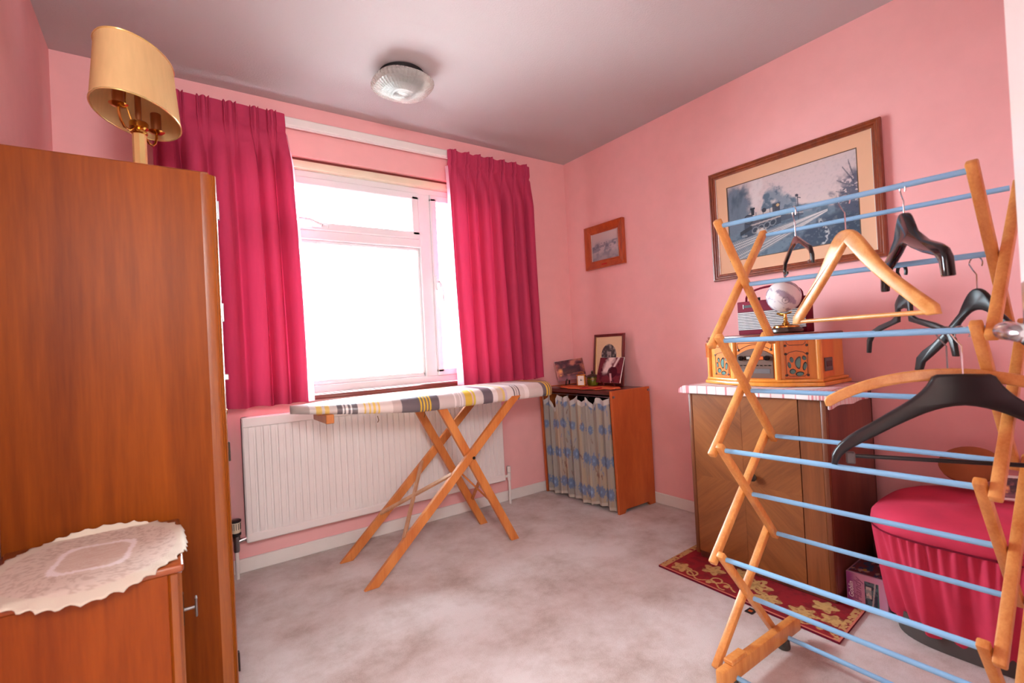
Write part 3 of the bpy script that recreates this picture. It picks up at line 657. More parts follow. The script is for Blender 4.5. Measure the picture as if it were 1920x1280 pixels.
def flowers(s, z, rows, seed):
    rg = random.Random(seed); c = np.tile(s2l((158, 152, 142)), (len(s), 1))
    c = mixc(c, (178, 156, 128), sm(.45, .7, fbm(s*26, z*2.2, 3, seed))*.7); c = mixc(c, (150, 146, 140), sm(.55, .8, fbm(s*40, z*3, 2, seed+4))*.6)
    for zr, off, r in rows:
        for k in range(-1, 9):
            sx = off+k*.088+rg.uniform(-.012, .012); zz = zr+rg.uniform(-.012, .012); d = np.hypot(s-sx, (z-zz)*1.05); th = np.arctan2(z-zz, s-sx)
            pet = r*(.72+.28*np.abs(np.cos(th*5.5))); c = mixc(c, (84, 116, 162), (d < pet)*.75); c = mixc(c, (140, 164, 200), (d < r*.25)*.7)
    for k in range(46):
        sx, zz = rg.uniform(0, .72), rg.uniform(.05, .62); an = rg.uniform(-.5, .5); du = (s-sx)*math.cos(an)-(z-zz)*math.sin(an); dv = (s-sx)*math.sin(an)+(z-zz)*math.cos(an)
        c = mixc(c, (104, 122, 160) if k % 3 else (120, 84, 76), ((np.abs(du) < .0042) & (np.abs(dv) < .017))*.75)
    return c
def little_curtain(ya, yb, folds, seed, sags):
    nu, nv = 150, 90; rg = random.Random(seed); ph = rg.random()*6; vs = []; S = []; Z = []
    for j in range(nv):
        v = j/(nv-1)
        for i in range(nu):
            u = i/(nu-1); p = u*folds; sag = sags[min(len(sags)-1, int(u*len(sags)))]; q = (u*len(sags)) % 1.0; top = .700-sag*(1-abs(2*q-1)**1.0)
            zb = .022+.008*math.sin(u*9+ph); z = zb+(top-zb)*v; fo = math.sin(2*PI*p+ph)
            x = -.352+.014*fo*(1-.3*v)+.004*math.sin(2*PI*p*2.3+ph); y = ya+(yb-ya)*u+.004*math.cos(2*PI*p+ph)
            x = x-.004-(.352-.352)*0+.012*v*0; vs.append((x-(.366-.352)*(v), y, z)); S.append(abs(y)+.02*math.sin(2*PI*p+ph)); Z.append(z)
    mb = MB(); mb.add(vs, [(j*nu+i, j*nu+i+1, (j+1)*nu+i+1, (j+1)*nu+i) for j in range(nv-1) for i in range(nu-1)])
    c = flowers(np.array(S), np.array(Z), [(.655, .03, .034), (.500, .00, .034), (.305, .02, .040), (.105, .05, .042)], seed)
    vv = np.repeat(np.arange(nv)/(nv-1), nu); c = mixc(c, (196, 190, 184), (vv > .945)*.9); c = mixc(c, (190, 180, 168), (vv < .03)*.8)
    o = build('front_curtain', mb, 'print_fabric', cc, ang=180, col=c)
    for k in range(len(sags)+1):
        y = ya+(yb-ya)*min(.995, max(.005, k/len(sags))); build('curtain_ring', MB().tube([(-.356+.006*math.cos(2*PI*t/12), y, .700+.008*math.sin(2*PI*t/12)) for t in range(12)], .0012, 5, closed=True), 'steel', o)
little_curtain(-.044, -.318, 4, 3, [.045, .095, .030]); little_curtain(-.312, -.694, 5, 8, [.036, .038, .055, .020])

# ---- things on it
TT = CT-.004
mb = MB()
def ocl(u, v):
    a = 2*PI*u; wob = 1+.05*math.sin(a*13)*v; x = -.225+.125*v*wob*math.cos(a); y = -.370+.262*v*wob*math.sin(a); return (x, y, TT+.0025+.004*v*abs(math.sin(a*6.5)))
mb.grid(ocl, 156, 10, True); oc = centred(mb, 'table_mat', 'orange_lace', 'orange lace mat with wavy edge on the curtained cabinet', 'mat', ang=60); md = oc.modifiers.new('t', 'SOLIDIFY'); md.thickness = .0015
rm = MB(); rm.grid(lambda u, v: (-.315+.03*(u-.5)+.02*v, -.40-.16*u, TT+.0085+.004*math.sin(u*9)*v+.003*v), 14, 6); ro = centred(rm, 'cloth_scrap', 'red_felt', 'folded red cloth strip lying on the orange mat', 'cloth'); md = ro.modifiers.new('t', 'SOLIDIFY'); md.thickness = .002
def picture_print(fn, w, h, nu, nv, M, name, mat, par, z=0.0, world=True):
    u, v = uvgrid(nu, nv); mb = MB(); mb.add([((a-.5)*w, b2*h, z) for a, b2 in zip(u, v)], [(j*nu+i, j*nu+i+1, (j+1)*nu+i+1, (j+1)*nu+i) for j in range(nv-1) for i in range(nu-1)], M)
    return build(name, mb, mat, par, world=world, smooth=False, col=fn(u, v))
def frame_bars(w, h, fw, prof_d, M, par, mat, n='frame_bar'):
    """mitred moulding: four bars round a w x h picture; profile (outward offset, depth)"""
    cs = [(-w/2, 0), (w/2, 0), (w/2, h), (-w/2, h)]; prof = prof_d
    for k in range(4):
        a, b2 = cs[k], cs[(k+1) % 4]; sg = lambda c: (1 if c[0] > 0 else -1, 1 if c[1] > h/2 else -1)
        vs = []
        for c in (a, b2):
            s_ = sg(c)
            for off, d in prof: vs.append((c[0]+s_[0]*off, c[1]+s_[1]*off, d))
        n_ = len(prof); fs = [(i, (i+1) % n_, n_+(i+1) % n_, n_+i) for i in range(n_)]+[tuple(range(n_)), tuple(range(2*n_-1, n_-1, -1))]
        build(n, MB().add(vs, fs, M), mat, par, ang=30)
# church photo in dark red frame
wv = Vector((0.02, -.25, 0)).normalized(); up = Vector((.11, 0, 1)).normalized()
fp = thing('church_picture', 'dark red framed arched church picture leaning at the back of the curtained cabinet', 'picture', (-.085, -.462, TT))
M = rot_to(wv, up, (-.095, -.437, TT+.020))
PW, PH = .225, .318
def church(u, v):
    c = np.tile(s2l((226, 196, 156)), (len(u), 1)); x = (u-.5)*PW; y = v*PH
    ins = ((np.abs(x) < .064) & (y > .05) & (y < .19)) | ((np.hypot(x, (y-.19)*.85) < .064) & (y >= .19)); n = fbm(u*16, v*22, 4, 3)
    c = mixc(c, (74, 66, 66), ins.astype(float)); c = mixc(c, (150, 140, 132), ins*sm(.5, .75, n)); c = mixc(c, (40, 36, 40), ins*sm(.6, .35, n)*.7)
    c = mixc(c, (168, 156, 150), (ins & (np.abs(x-.004) < .017) & (y > .09) & (y < .215))*.8); c = mixc(c, (90, 80, 84), (ins & (np.abs(x-.004) < .006) & (y > .16) & (y < .19))*.9)
    c = mixc(c, (120, 90, 80), (ins & (y < .10) & (y > .085))*.8); return c
picture_print(church, PW, PH, 90, 120, M, 'print', 'print_matte', fp, .004)
frame_bars(PW, PH, .016, [(-.002, 0), (-.002, .010), (.006, .014), (.016, .010), (.018, 0)], M, fp, 'mahogany')
build('inner_slip', MB().box(-PW/2-.002, -PW/2+.004, 0, PH, .004, .009, 0, M), 'bright_brass', fp, smooth=False)
build('backing', MB().box(-PW/2-.01, PW/2+.01, -.01, PH+.01, -.004, .001, 0, M), 'brown_carton', fp, smooth=False)
def tile(label, BL, dirv, upv, w, h, fn, foot):
    wv = Vector(dirv).normalized(); up = Vector(upv); up = (up-wv*up.dot(wv)).normalized(); org = Vector(BL)+wv*w/2; M = rot_to(wv, up, org)
    t = thing('picture_tile', label, 'picture', (org.x, org.y, TT), 0, 'train picture tiles on little stands')
    bm_ = MB().box(-w/2, w/2, 0, h, -.006, 0, .002, M); build('tile_body', bm_, 'silver_edge', t); picture_print(fn, w-.002, h-.002, 90, 64, M, 'print', 'print_gloss', t, .0006)
    nrm = (M.to_3x3() @ Vector((0, 0, 1))); st = MB(); back = Vector(org)-nrm*.09; back.z = TT
    for s_ in (-1, 1):
        a = org+wv*s_*w*.22; st.tube([a+nrm*.012+Vector((0, 0, .012)), a+nrm*.012, a-nrm*.010, (a.x-nrm.x*.02, a.y-nrm.y*.02, TT+.004)], .004, 8)
    st.tube([org+up*h*.6-nrm*.012, back+Vector((0, 0, .004))], .005, 8)
    build('stand', st, 'black_plastic' if foot == 0 else 'mahogany', t); return t
def dusk(u, v):
    n = fbm(u*5, v*5, 4, 2); c = np.tile(s2l((120, 64, 70)), (len(u), 1)); c = mixc(c, (196, 120, 100), sm(.45, .8, n)); c = mixc(c, (60, 30, 42), sm(.5, .3, n))
    lo = sm(.12, 0, np.hypot(u-.14, (v-.5)*.7)); c = mixc(c, (246, 180, 110), lo+sm(.07, 0, np.hypot(u-.12, v-.28)))
    c = mixc(c, (44, 26, 36), ((np.abs(v-(.42+.12*u)) < .17) & (u > .22) & (u < .85)).astype(float)*.85); c = mixc(c, (150, 100, 110), sm(.3, .12, v)*.6); return c
def steam(u, v):
    n = fbm(u*6, v*6, 4, 12); c = np.tile(s2l((116, 50, 58)), (len(u), 1)); c = mixc(c, (84, 34, 48), sm(.5, .7, n))
    pl = sm(.24, .04, np.abs(u-(.34+.25*(v-.5)))+(n-.5)*.3)*sm(.25, .5, v); c = mixc(c, (240, 222, 216), pl)
    c = mixc(c, (64, 24, 34), (np.hypot((u-.62), (v-.42)*.9) < .2)*.85); c = mixc(c, (220, 180, 180), sm(.05, .0, np.abs(u-.55-.3*(.35-v))-.01)*(v < .38)); c = mixc(c, (236, 220, 214), sm(.08, .0, np.abs(u-.70-.4*(v-.75)))*(v > .62)); return c
tile('wide sunset train picture tile on a small stand, nearest the window', (-.240, -.092, .770), (.20, -.085, .022), (.14, .20, 1), .215, .148, dusk, 0)
tile('smoky red train picture tile on a small stand, in front of the church picture', (-.150, -.372, .768), (.004, -.22, 0), (.36, 0, 1), .212, .176, steam, 1)
ck = thing('carriage_clock', 'small brass carriage clock with white dial on the orange mat', 'clock', (-.225, -.312, TT+.008), math.radians(-52)); q = TT*0
mb = MB()
for s1_ in (-1, 1):
    for s2_ in (-1, 1): mb.box(s1_*.024-.003, s1_*.024+.003, s2_*.018-.003, s2_*.018+.003, .008, .074, .001)
mb.box(-.030, .030, -.024, .024, 0, .009, .003); mb.box(-.030, .030, -.024, .024, .073, .081, .003)
build('case', mb, 'brass', ck, world=False); build('dial', MB().box(-.021, .021, -.019, -.017, .010, .072), 'clock_face', ck, world=False, smooth=False)
build('body', MB().box(-.022, .022, -.016, .018, .009, .073), 'cream', ck, world=False, smooth=False)
build('hands', MB().box(-.0012, .0012, -.0205, -.0195, .038, .054).box(-.001, .012, -.0205, -.0195, .041, .043).cyl((0, -.019, .042), (0, -.021, .042), .004, n=10), 'black_matte', ck, world=False, smooth=False)
build('carry_handle', MB().tube([(-.018, 0, .081), (-.016, 0, .094), (0, 0, .098), (.016, 0, .094), (.018, 0, .081)], .002, 8), 'brass', ck, world=False)
pt = thing('trinket_pot', 'small green glazed lidded pot between the two picture tiles', 'pot', (-.135, -.328, TT+.008))
build('bowl', MB().lathe([(.0001, 0), (.034, 0), (.039, .012), (.040, .05), (.037, .056), (.0001, .056)], (-.135, -.328, TT+.008), 28), 'green_glaze', pt)
build('lid', MB().lathe([(.043, 0), (.043, .006), (.034, .014), (.014, .020), (.006, .026), (.010, .034), (.006, .042), (.0001, .044)], (-.135, -.328, TT+.064), 28), 'pottery_dark', pt)
build('band', MB().lathe([(.0405, 0), (.0415, .002), (.0405, .004)], (-.135, -.328, TT+.050), 28), 'brass', pt)

# ================================================================== RUG, CHEST, BOXES
rg_ = thing('rug', 'small red rug with gold flower pattern under the brown chest', 'rug', (-.60, -1.66, 0))
RC = [Vector((-.722, -1.292, 0)), Vector((-.745, -2.040, 0)), Vector((-.36, -2.01, 0)), Vector((-.335, -1.268, 0))]   # front-left, front-right, back-right, back-left
nu, nv = 260, 120; u, v = uvgrid(nu, nv); P = np.array([((RC[0]*(1-a)+RC[1]*a)*(1-b2)+(RC[3]*(1-a)+RC[2]*a)*b2)[:] for a, b2 in zip(u, v)])
Ls, Lw = .75, .385; s = u*Ls; t = v*Lw; col = np.tile(s2l((150, 14, 28)), (len(u), 1)); col = mixc(col, (112, 8, 22), sm(.45, .7, fbm(s*40, t*40, 3, 4))*.6)
def gold(mask, k=.9):
    global col
    col = mixc(col, (206, 168, 104), mask*k); 
nn = fbm(s*90, t*90, 2, 8)
for (a, b2, r, lob) in ((.385, .150, .075, 6), (.085, .060, .05, 5), (.60, .085, .06, 7), (.69, .12, .045, 5), (.27, .30, .06, 6), (.55, .30, .06, 6), (.47, .085, .055, 6), (.20, .14, .055, 5), (.30, .20, .05, 6), (.64, .19, .05, 5)):
    d = np.hypot(s-a, (t-b2)*1.1); th = np.arctan2(t-b2, s-a)
    for rr_ in (1.0, .68, .38): pr = r*rr_*(.78+.22*np.cos(th*lob*(1 if rr_ != .68 else -1)+rr_*5)); gold(((d < pr) & (d > pr-.014-.016*(np.abs(np.cos(th*lob*.5+rr_*3)))))*1.0)
    col = mixc(col, (150, 112, 60), ((d < r*.9) & (nn > .62))*.5)
for (a, b2, w_, ph) in ((.22, .035, .10, 0), (.30, .055, .06, 1.5), (.66, .04, .08, .6)):
    yy = b2+.018*np.sin((s-a)*55+ph); gold((np.abs(t-yy) < .004)*(np.abs(s-a) < w_))
    d = np.hypot(s-a+w_*.7, t-b2-.012); gold((np.abs(d-.022) < .004)*1.0); d = np.hypot(s-a-w_*.2, t-b2+.004); gold((d < .012)*1.0)
gold(((s < .03) & (nn > .35))*1.0, .8); gold(((s > Ls-.03) & (nn > .45))*1.0, .8); col = mixc(col, (206, 118, 96), ((t < .007) | (s > Ls-.006))*1.0)
mb = MB(); mb.add([(p[0], p[1], .009) for p in P], [(j*nu+i, j*nu+i+1, (j+1)*nu+i+1, (j+1)*nu+i) for j in range(nv-1) for i in range(nu-1)])
build('pile', mb, 'print_pile', rg_, smooth=False, col=col); build('backing', MB().prism([(p.x, p.y) for p in RC], .001, .0088), 'maroon', rg_, smooth=False)
lb = build('care_label', MB().box(-.786, -.748, -1.765, -1.735, .001, .0025), 'black_matte', rg_, smooth=False); build('label_mark', MB().box(-.776, -.762, -1.757, -1.743, .0025, .003), 'lcd_orange', lb, smooth=False)

ch = thing('chest', 'brown veneered record cabinet with one door, standing on the red rug', 'cabinet', (-.30, -1.65, .009))
HY0, HY1, HX0, HX1, HZ = -1.945, -1.352, -.520, -.085, .813
build('side_panel', MB().box(HX0+.018, HX1, HY0, HY0+.02, .05, HZ-.025), 'chest_side_wood', ch, smooth=False); build('side_panel', MB().box(HX0+.018, HX1, HY1-.02, HY1, .05, HZ-.025), 'chest_side_wood', ch, smooth=False)
build('top', MB().box(HX0-.006, HX1, HY0-.006, HY1+.006, HZ-.028, HZ, .006, None, 2), 'chest_frame_wood', ch)
build('back_panel', MB().box(HX1-.008, HX1, HY0, HY1, .05, HZ-.03), 'chest_side_wood', ch, smooth=False)
build('plinth', MB().box(HX0+.02, HX1-.01, HY0+.01, HY1-.01, .0095, .055, .003), 'chest_side_wood', ch)
build('front_stile', MB().box(HX0, HX0+.02, HY0, HY0+.020, .03, HZ-.028, .005, None, 2), 'chest_frame_wood', ch); build('front_stile', MB().box(HX0, HX0+.02, HY1-.020, HY1, .03, HZ-.028, .005, None, 2), 'chest_frame_wood', ch)
build('front_panel', MB().box(HX0+.003, HX0+.02, HY0+.02, -1.845, .045, HZ-.03, .001), 'chest_wood', ch)
dr = build('door', MB().box(HX0+.002, HX0+.02, -1.843, HY1-.021, .045, HZ-.03, .001), 'chest_wood', ch)
ym_, zm = (-1.843+HY1-.021)/2, .40                    # quartered veneer: four book-matched sheets with diagonal figure
for iy, (a, b2) in enumerate(((-1.843, ym_), (ym_, HY1-.021))):
    for iz, (c, d) in enumerate(((.046, zm), (zm, HZ-.031))):
        o = build('veneer_sheet', MB().box(HX0+.0012, HX0+.0022, a+.0006, b2-.0006, c, d), 'chest_veneer_rise' if (iy+iz) % 2 else 'chest_veneer_fall', dr, smooth=False)
build('knob', MB().lathe([(.006, 0), (.006, .008), (.016, .014), (.017, .020), (.008, .025), (.0001, .0255)], n=20, M=Matrix.Translation((HX0+.002, -1.655, .44)) @ Matrix.Rotation(-PI/2, 4, 'Y')), 'dark_metal', dr)
# striped tea towel over the chest top
def towel(u, v):                                   # u along y, v from front hem over the top to the back
    y = HY1+.040-(HY1+.040-(HY0-.075))*u; d = -.036+v*.40
    x = HX0-.010+max(0, d); fd = max(0, -d); sd = 0.0
    if y < HY0-.008: o = HY0-.008-y; y = HY0-.009-.004*math.sin(v*14)-o*.06; sd = o*1.0+.003*math.sin(v*12)
    if y > HY1+.010: o = y-HY1-.010; sd = o*(.45+.4*math.sin(v*5)**2)
    z = HZ+.0025-max(fd, sd)
    if d < 0: x -= .003+.003*math.sin(u*25)
    return (x, y, z)
nu, nv = 200, 90; mb = MB(); mb.grid(towel, nu, nv); u, v = uvgrid(nu, nv); col = np.tile(s2l((232, 220, 216)), (len(u), 1))
yy = u*.688; st = ((yy % .047) < .0045); grp = np.zeros(len(u), bool)
for c0 in (.028, .60): grp |= (np.abs(yy-c0) < .028) & (((yy-c0) % .0115) < .0055)
xx = v*.40; st2 = ((xx % .030) < .005) & (xx > .05); grp2 = ((np.abs(xx-.055) < .004) | (np.abs(xx-.36) < .01))
col = mixc(col, (206, 92, 104), (st | grp)*.8); col = mixc(col, (214, 120, 128), st2*.55); col = mixc(col, (206, 80, 96), grp2*.8)
mb2 = mb; tw = centred(mb2, 'tea_towel', 'print_fabric', 'white and red striped tea towel spread over the chest top', 'towel', col=col, ang=70); md = tw.modifiers.new('t', 'SOLIDIFY'); md.thickness = .0015

# appliance carton beside the chest
bx = thing('carton', 'mauve appliance carton with lettering, on the floor between chest and pouffe', 'box', (-.33, -2.07, 0), math.radians(-88))
bw, bd, bh = .130, .20, .128                       # front face is local -y
build('card_body', MB().box(0, bw, 0, bd, .001, bh, .002), 'pink_ink', bx, world=False); bx.location = (-.450, -1.953, 0)
def art(u, v):
    c = np.tile(s2l((150, 74, 138)), (len(u), 1)); c = mixc(c, (206, 150, 180), sm(.05, .36, u)); 
    ph = (u > .46) & (u < .80) & (v > .06) & (v < .84); n = fbm(u*9, v*9, 3, 2); c = mixc(c, (52, 66, 84), ph.astype(float)); c = mixc(c, (214, 206, 200), (ph & (u > .49) & (u < .62) & (v > .36) & (v < .7))*.9); c = mixc(c, (96, 130, 140), (ph & (n > .55))*.6)
    c = mixc(c, (190, 180, 180), (ph & (np.abs(u-.66-(v-.3)*.12) < .02))*.8); c = mixc(c, (60, 120, 110), (ph & (u > .77))*.8); return c
picture_print(art, bw-.004, bh-.004, 90, 48, rot_to((1, 0, 0), (0, 0, 1), (bw/2, -.0006, .003)), 'print', 'print_gloss', bx, world=False)
def lettering(txt, size, M, name, mat, par, world=False, shear=.25, depth=.0006):
    cu = bpy.data.curves.new(name, 'FONT'); cu.body = txt; cu.size = size; cu.extrude = depth; cu.shear = shear; cu.align_x = 'CENTER'; cu.align_y = 'CENTER'
    ob = bpy.data.objects.new('tmp', cu); C.objects.link(ob); dg = bpy.context.evaluated_depsgraph_get(); me = bpy.data.meshes.new_from_object(ob.evaluated_get(dg)); bpy.data.objects.remove(ob)
    mb = MB(); mb.add([v.co[:] for v in me.vertices], [tuple(p.vertices) for p in me.polygons], M); bpy.data.meshes.remove(me)
    return build(name, mb, mat, par, world=world, smooth=False)
R90 = rot_to((0, 0, 1), (-1, 0, 0), (0, 0, 0))
lettering('Goblin', .022, Matrix.Translation((.016, -.0012, .062)) @ R90, 'lettering', 'white_ink', bx)
lettering('Handy', .034, Matrix.Translation((.038, -.0012, .066)) @ R90, 'lettering', 'mauve_ink', bx, shear=.35)
def arttop(u, v):
    n = fbm(u*7, v*7, 3, 21); c = np.tile(s2l((120, 70, 80)), (len(u), 1)); c = mixc(c, (66, 84, 120), sm(.48, .6, n)); c = mixc(c, (200, 160, 150), sm(.62, .72, fbm(u*5+4, v*5, 3, 5))); c = mixc(c, (206, 160, 70), (np.hypot(u-.36, v-.24) < .05)*.9)
    return mixc(c, (196, 150, 170), ((u < .03) | (v < .03))*.9)
picture_print(arttop, bw-.004, bd-.004, 70, 50, rot_to((1, 0, 0), (0, 1, 0), (bw/2, .002, bh+.0006)), 'print', 'print_gloss', bx, world=False)
b2x = thing('small_carton', 'dark red carton with yellow lettering behind the mauve carton', 'box', (-.13, -2.01, 0))
build('card_body', MB().box(-.185, -.06, -2.062, -1.955, .001, .165, .002), 'brown_carton', b2x)
for k in range(3): build('ink_mark', MB().tube([(-.170+.0*k, -1.985-.022*k+.007*math.cos(t), .1655+.0003) for t in (0, 1.6, 3.1, 4.7)], .002, 5).tube([(-.155, -1.985-.022*k, .1658), (-.135, -1.992-.022*k, .1658)], .003, 5), 'yellow_ink', b2x)

# ------------------------------------------------------------------ wooden music centre
mz = HZ+.0045
mc = thing('music_centre', 'honey-coloured wooden retro music centre on the striped tea towel', 'radio', (-.31, -1.64, mz))
PB = [(-.13, -1.372), (-.400, -1.372), (-.472, -1.552), (-.472, -1.750), (-.385, -1.892), (-.13, -1.892)]
def inset(P, d):
    c = Vector((sum(p[0] for p in P)/len(P), sum(p[1] for p in P)/len(P))); n = len(P); out = []
    for i in range(n):
        a, b_, c2 = Vector(P[i-1]), Vector(P[i]), Vector(P[(i+1) % n]); n1 = Vector((-(b_-a).y, (b_-a).x)).normalized(); n2 = Vector((-(c2-b_).y, (c2-b_).x)).normalized()
        if n1.dot(c-b_) < 0: n1 = -n1
        if n2.dot(c-b_) < 0: n2 = -n2
        k = (n1+n2); k = k/(1+n1.dot(n2)); out.append(tuple(b_+k*d))
    return out
build('base', MB().prism(PB, mz, mz+.016, None, .003, 2).prism(inset(PB, .007), mz+.016, mz+.030, None, .005, 2), 'music_wood', mc)
PI_ = inset(PB, .020); bz0, bz1 = mz+.028, 1.010
build('body', MB().prism(PI_, bz0, bz1), 'music_wood', mc, smooth=False)
build('lid', MB().prism(inset(PB, .010), bz1, bz1+.012, None, .003).prism(inset(PB, .016), bz1+.012, bz1+.028, None, .006, 2), 'music_lid_wood', mc)
def facet(i, j):
    a, b_ = Vector((*PI_[i], bz0)), Vector((*PI_[j], bz0)); w = (b_-a).length; M = rot_to((b_-a), (0, 0, 1), (a+b_)/2)
    return M, w, bz1-bz0
# columns at the facet corners
for i in (1, 2, 3, 4):
    p = PI_[i]; col_ = build('pilaster', MB().cyl((p[0], p[1], bz0), (p[0], p[1], bz1), .0125, n=14), 'music_wood', mc)
    if i == 1:
        for k in range(3): build('flute', MB().cyl((p[0]-.012, p[1]-.004+.007*k, bz1-.07), (p[0]-.012, p[1]-.004+.007*k, bz1-.004), .0022, n=8), 'music_panel_wood', col_)
# centre facia: orientation from left (far) to right (near) as seen from the room
def facia(i, j):
    M, w, h = facet(i, j); n = M.to_3x3() @ Vector((0, 0, 1)); cen = Vector((-.25, -1.63, 0)); flip = n.dot(Vector((M.translation.x, M.translation.y, 0))-cen) < 0
    if flip: M = rot_to(-(M.to_3x3() @ Vector((1, 0, 0))), (0, 0, 1), M.translation); 
    return M, w, h
M, w, h = facia(2, 3); ww = w-.026
build('front_panel', MB().box(-ww/2, ww/2, 0, h, 0, .004, .001, M), 'music_panel_wood', mc)
pts = [(-ww/2+.002, .006), (ww/2-.002, .006), (ww/2-.002, .105)]+[((ww/2-.002)*(1-2*k/16), .105+.028*math.sin(PI*k/16)) for k in range(1, 16)]+[(-ww/2+.002, .105)]
fa = build('facia', MB().prism(pts, .004, .008, M, .001), 'facia_brown', mc)
arc = [((ww/2-.012)*(1-2*k/16), .128+.022*math.sin(PI*k/16), .0045) for k in range(17)]
mb = MB(); mb.tube([M @ Vector(p) for p in arc], .0012, 6); mb.tube([M @ Vector(p) for p in [(-ww/2+.012, .128, .0045), (-ww/2+.006, .14, .0045), (-ww/2+.006, h-.008, .0045), (ww/2-.006, h-.008, .0045), (ww/2-.006, .14, .0045), (ww/2-.012, .128, .0045)]], .0012, 6); build('inlay_line', mb, 'pottery_dark', mc)
for sx in (-1, 1):
    build('knob', MB().lathe([(.011, 0), (.011, .006), (.010, .012), (.0001, .013)], n=18, M=M @ Matrix.Translation((sx*(ww/2-.024), .092, .008))), 'black_gloss', fa)
    build('stud', MB().lathe([(.006, 0), (.004, .003), (.0001, .004)], n=12, M=M @ Matrix.Translation((sx*(ww/2-.010), .127, .004))), 'pottery_dark', mc)
ds = build('display', MB().box(-.045, .042, .083, .101, .008, .0095, .001, M), 'lcd_dark', fa)
build('display_glow', MB().box(.006, .040, .085, .099, .0095, .010, 0, M), 'lcd_orange', ds, smooth=False)
lettering('88', .016, M @ Matrix.Translation((-.026, .092, .0098)), 'digits', 'lcd_digit', ds, world=True, shear=0)
for k in range(8): build('button', MB().box(-.066+.018*k, -.056+.018*k, .058, .062, .008, .0105, .0006, M), 'lcd_dark', fa)
build('disc_tray', MB().box(-.066, .066, .026, .046, .008, .0092, .0008, M), 'grey_plastic', fa)
def speaker(i, j, cx_, pw):
    M, w, h = facia(i, j); p = build('speaker_panel', MB().box(cx_-pw/2, cx_+pw/2, .004, h-.004, 0, .004, .001, M), 'music_panel_wood', mc)
    def blob(x, y, rx_, ry, rot=0, bend=0):
        pts = []
        for k in range(18):
            a = 2*PI*k/18; X = rx_*math.cos(a); Y = ry*math.sin(a); X += bend*(Y/ry)**2; c_, s_ = math.cos(rot), math.sin(rot); pts.append((x+X*c_-Y*s_, y+X*s_+Y*c_))
        o = build('grille_opening', MB().prism(pts, .0035, .0048, M), 'lcd_dark', p, smooth=False)
        cx0, cy0 = x+.001, y-.0015; pts2 = [((a-x)*.78+cx0, (b_-y)*.78+cy0) for a, b_ in pts]; build('speaker_cloth', MB().prism(pts2, .0046, .0052, M), 'speaker_cloth', p, smooth=False)
    k = pw/.098; c0 = cx_
    blob(c0+.004*k, .070, .012*k, .026, -.1, .006*k); blob(c0-.020*k, .082, .008*k, .012, .2); blob(c0+.030*k, .088, .008*k, .010, .3); blob(c0-.030*k, .060, .007*k, .013, .2)
    blob(c0+.031*k, .055, .008*k, .018, -.2); blob(c0-.018*k, .034, .013*k, .011, .3); blob(c0+.010*k, .024, .017*k, .009, .1)
    for sx in (-1, 1):
        for y in (.018, .106, .140): build('stud', MB().lathe([(.0055, 0), (.004, .003), (.0001, .004)], n=10, M=M @ Matrix.Translation((c0+sx*pw*.44, y, .004))), 'pottery_dark', p)
    q = pw/2-.006; mb = MB()
    for pl_ in ([(-q, .025), (-q+.012, .014), (q-.012, .014), (q, .025), (q, .100), (q-.012, .112), (0, .118), (-q+.012, .112), (-q, .100), (-q, .025)], [(-q+.004, h-.008), (-q+.004, .150), (-q+.014, .142), (q-.014, .142), (q-.004, .150), (q-.004, h-.008)]):
        mb.tube([M @ Vector((c0+a, b_, .0045)) for a, b_ in pl_], .0011, 6)
    build('inlay_line', mb, 'pottery_dark', p)
speaker(1, 2, .004, .100); speaker(3, 4, -.006, .088)
M, w, h = facia(4, 5); sp = build('side_panel', MB().box(-w/2+.02, w/2-.10, .008, h-.004, 0, .004, .001, M), 'music_panel_wood', mc)
cd = build('cassette_door', MB().box(-w/2+.03, -w/2+.10, .030, .085, .004, .009, .002, M), 'grey_plastic', mc); build('cassette_window', MB().box(-w/2+.040, -w/2+.088, .048, .070, .009, .010, 0, M), 'black_gloss', cd, smooth=False)

# ------------------------------------------------------------------ transistor radio and globe on the music centre
zt = bz1+.028
tr_ = thing('transistor_radio', 'maroon portable transistor radio with striped grille on the music centre', 'radio', (-.235, -1.632, zt+.0005), math.radians(-90))
# local x = along width (toward camera side), local -y = front
w2, h2, d2 = .31, .158, .07
build('case', MB().box(-w2/2, w2/2, -d2/2, d2/2, 0, h2, .004, None, 2), 'maroon', tr_, world=False)
build('grille_recess', MB().box(-w2/2+.002, w2/2-.002, -d2/2-.002, -d2/2, .022, .108), 'radio_dark', tr_, world=False, smooth=False)
for k in range(11): build('grille_slat', MB().box(-w2/2+.002, w2/2-.002, -d2/2-.0045, -d2/2-.001, .024+.0077*k, .0283+.0077*k, .001), 'radio_slat', tr_, world=False)
build('name_badge', MB().box(-w2/2+.03, -w2/2+.085, -d2/2-.002, -d2/2, .128, .140), 'radio_dark', tr_, world=False, smooth=False); build('badge_mark', MB().box(-w2/2+.030, -w2/2+.033, -d2/2-.003, -d2/2, .124, .144), 'radio_slat', tr_, world=False, smooth=False)
pts = []
for k in range(21): a = PI*k/20; pts.append((-.128*math.cos(a), 0, h2+.004+.058*math.sin(a)**.75))
build('carry_handle', MB().tube([(-.128, 0, h2-.01)]+pts+[(.128, 0, h2-.01)], .005, 8), 'maroon', tr_, world=False)
for x in (-.07, -.015, .05): build('dial_knob', MB().cyl((x, 0, h2), (x, 0, h2+.016), .010, n=14), 'black_plastic', tr_, world=False)
gx, gy = -.345, -1.735
gl_ = thing('globe', 'small silvery desk globe on brass stand in front of the transistor radio', 'globe', (gx, gy, zt+.0005)); g0 = zt+.0005
build('wood_base', MB().lathe([(.0001, 0), (.060, 0), (.066, .006), (.066, .016), (.058, .024), (.0001, .024)], (gx, gy, g0), 36), 'pottery_dark', gl_)
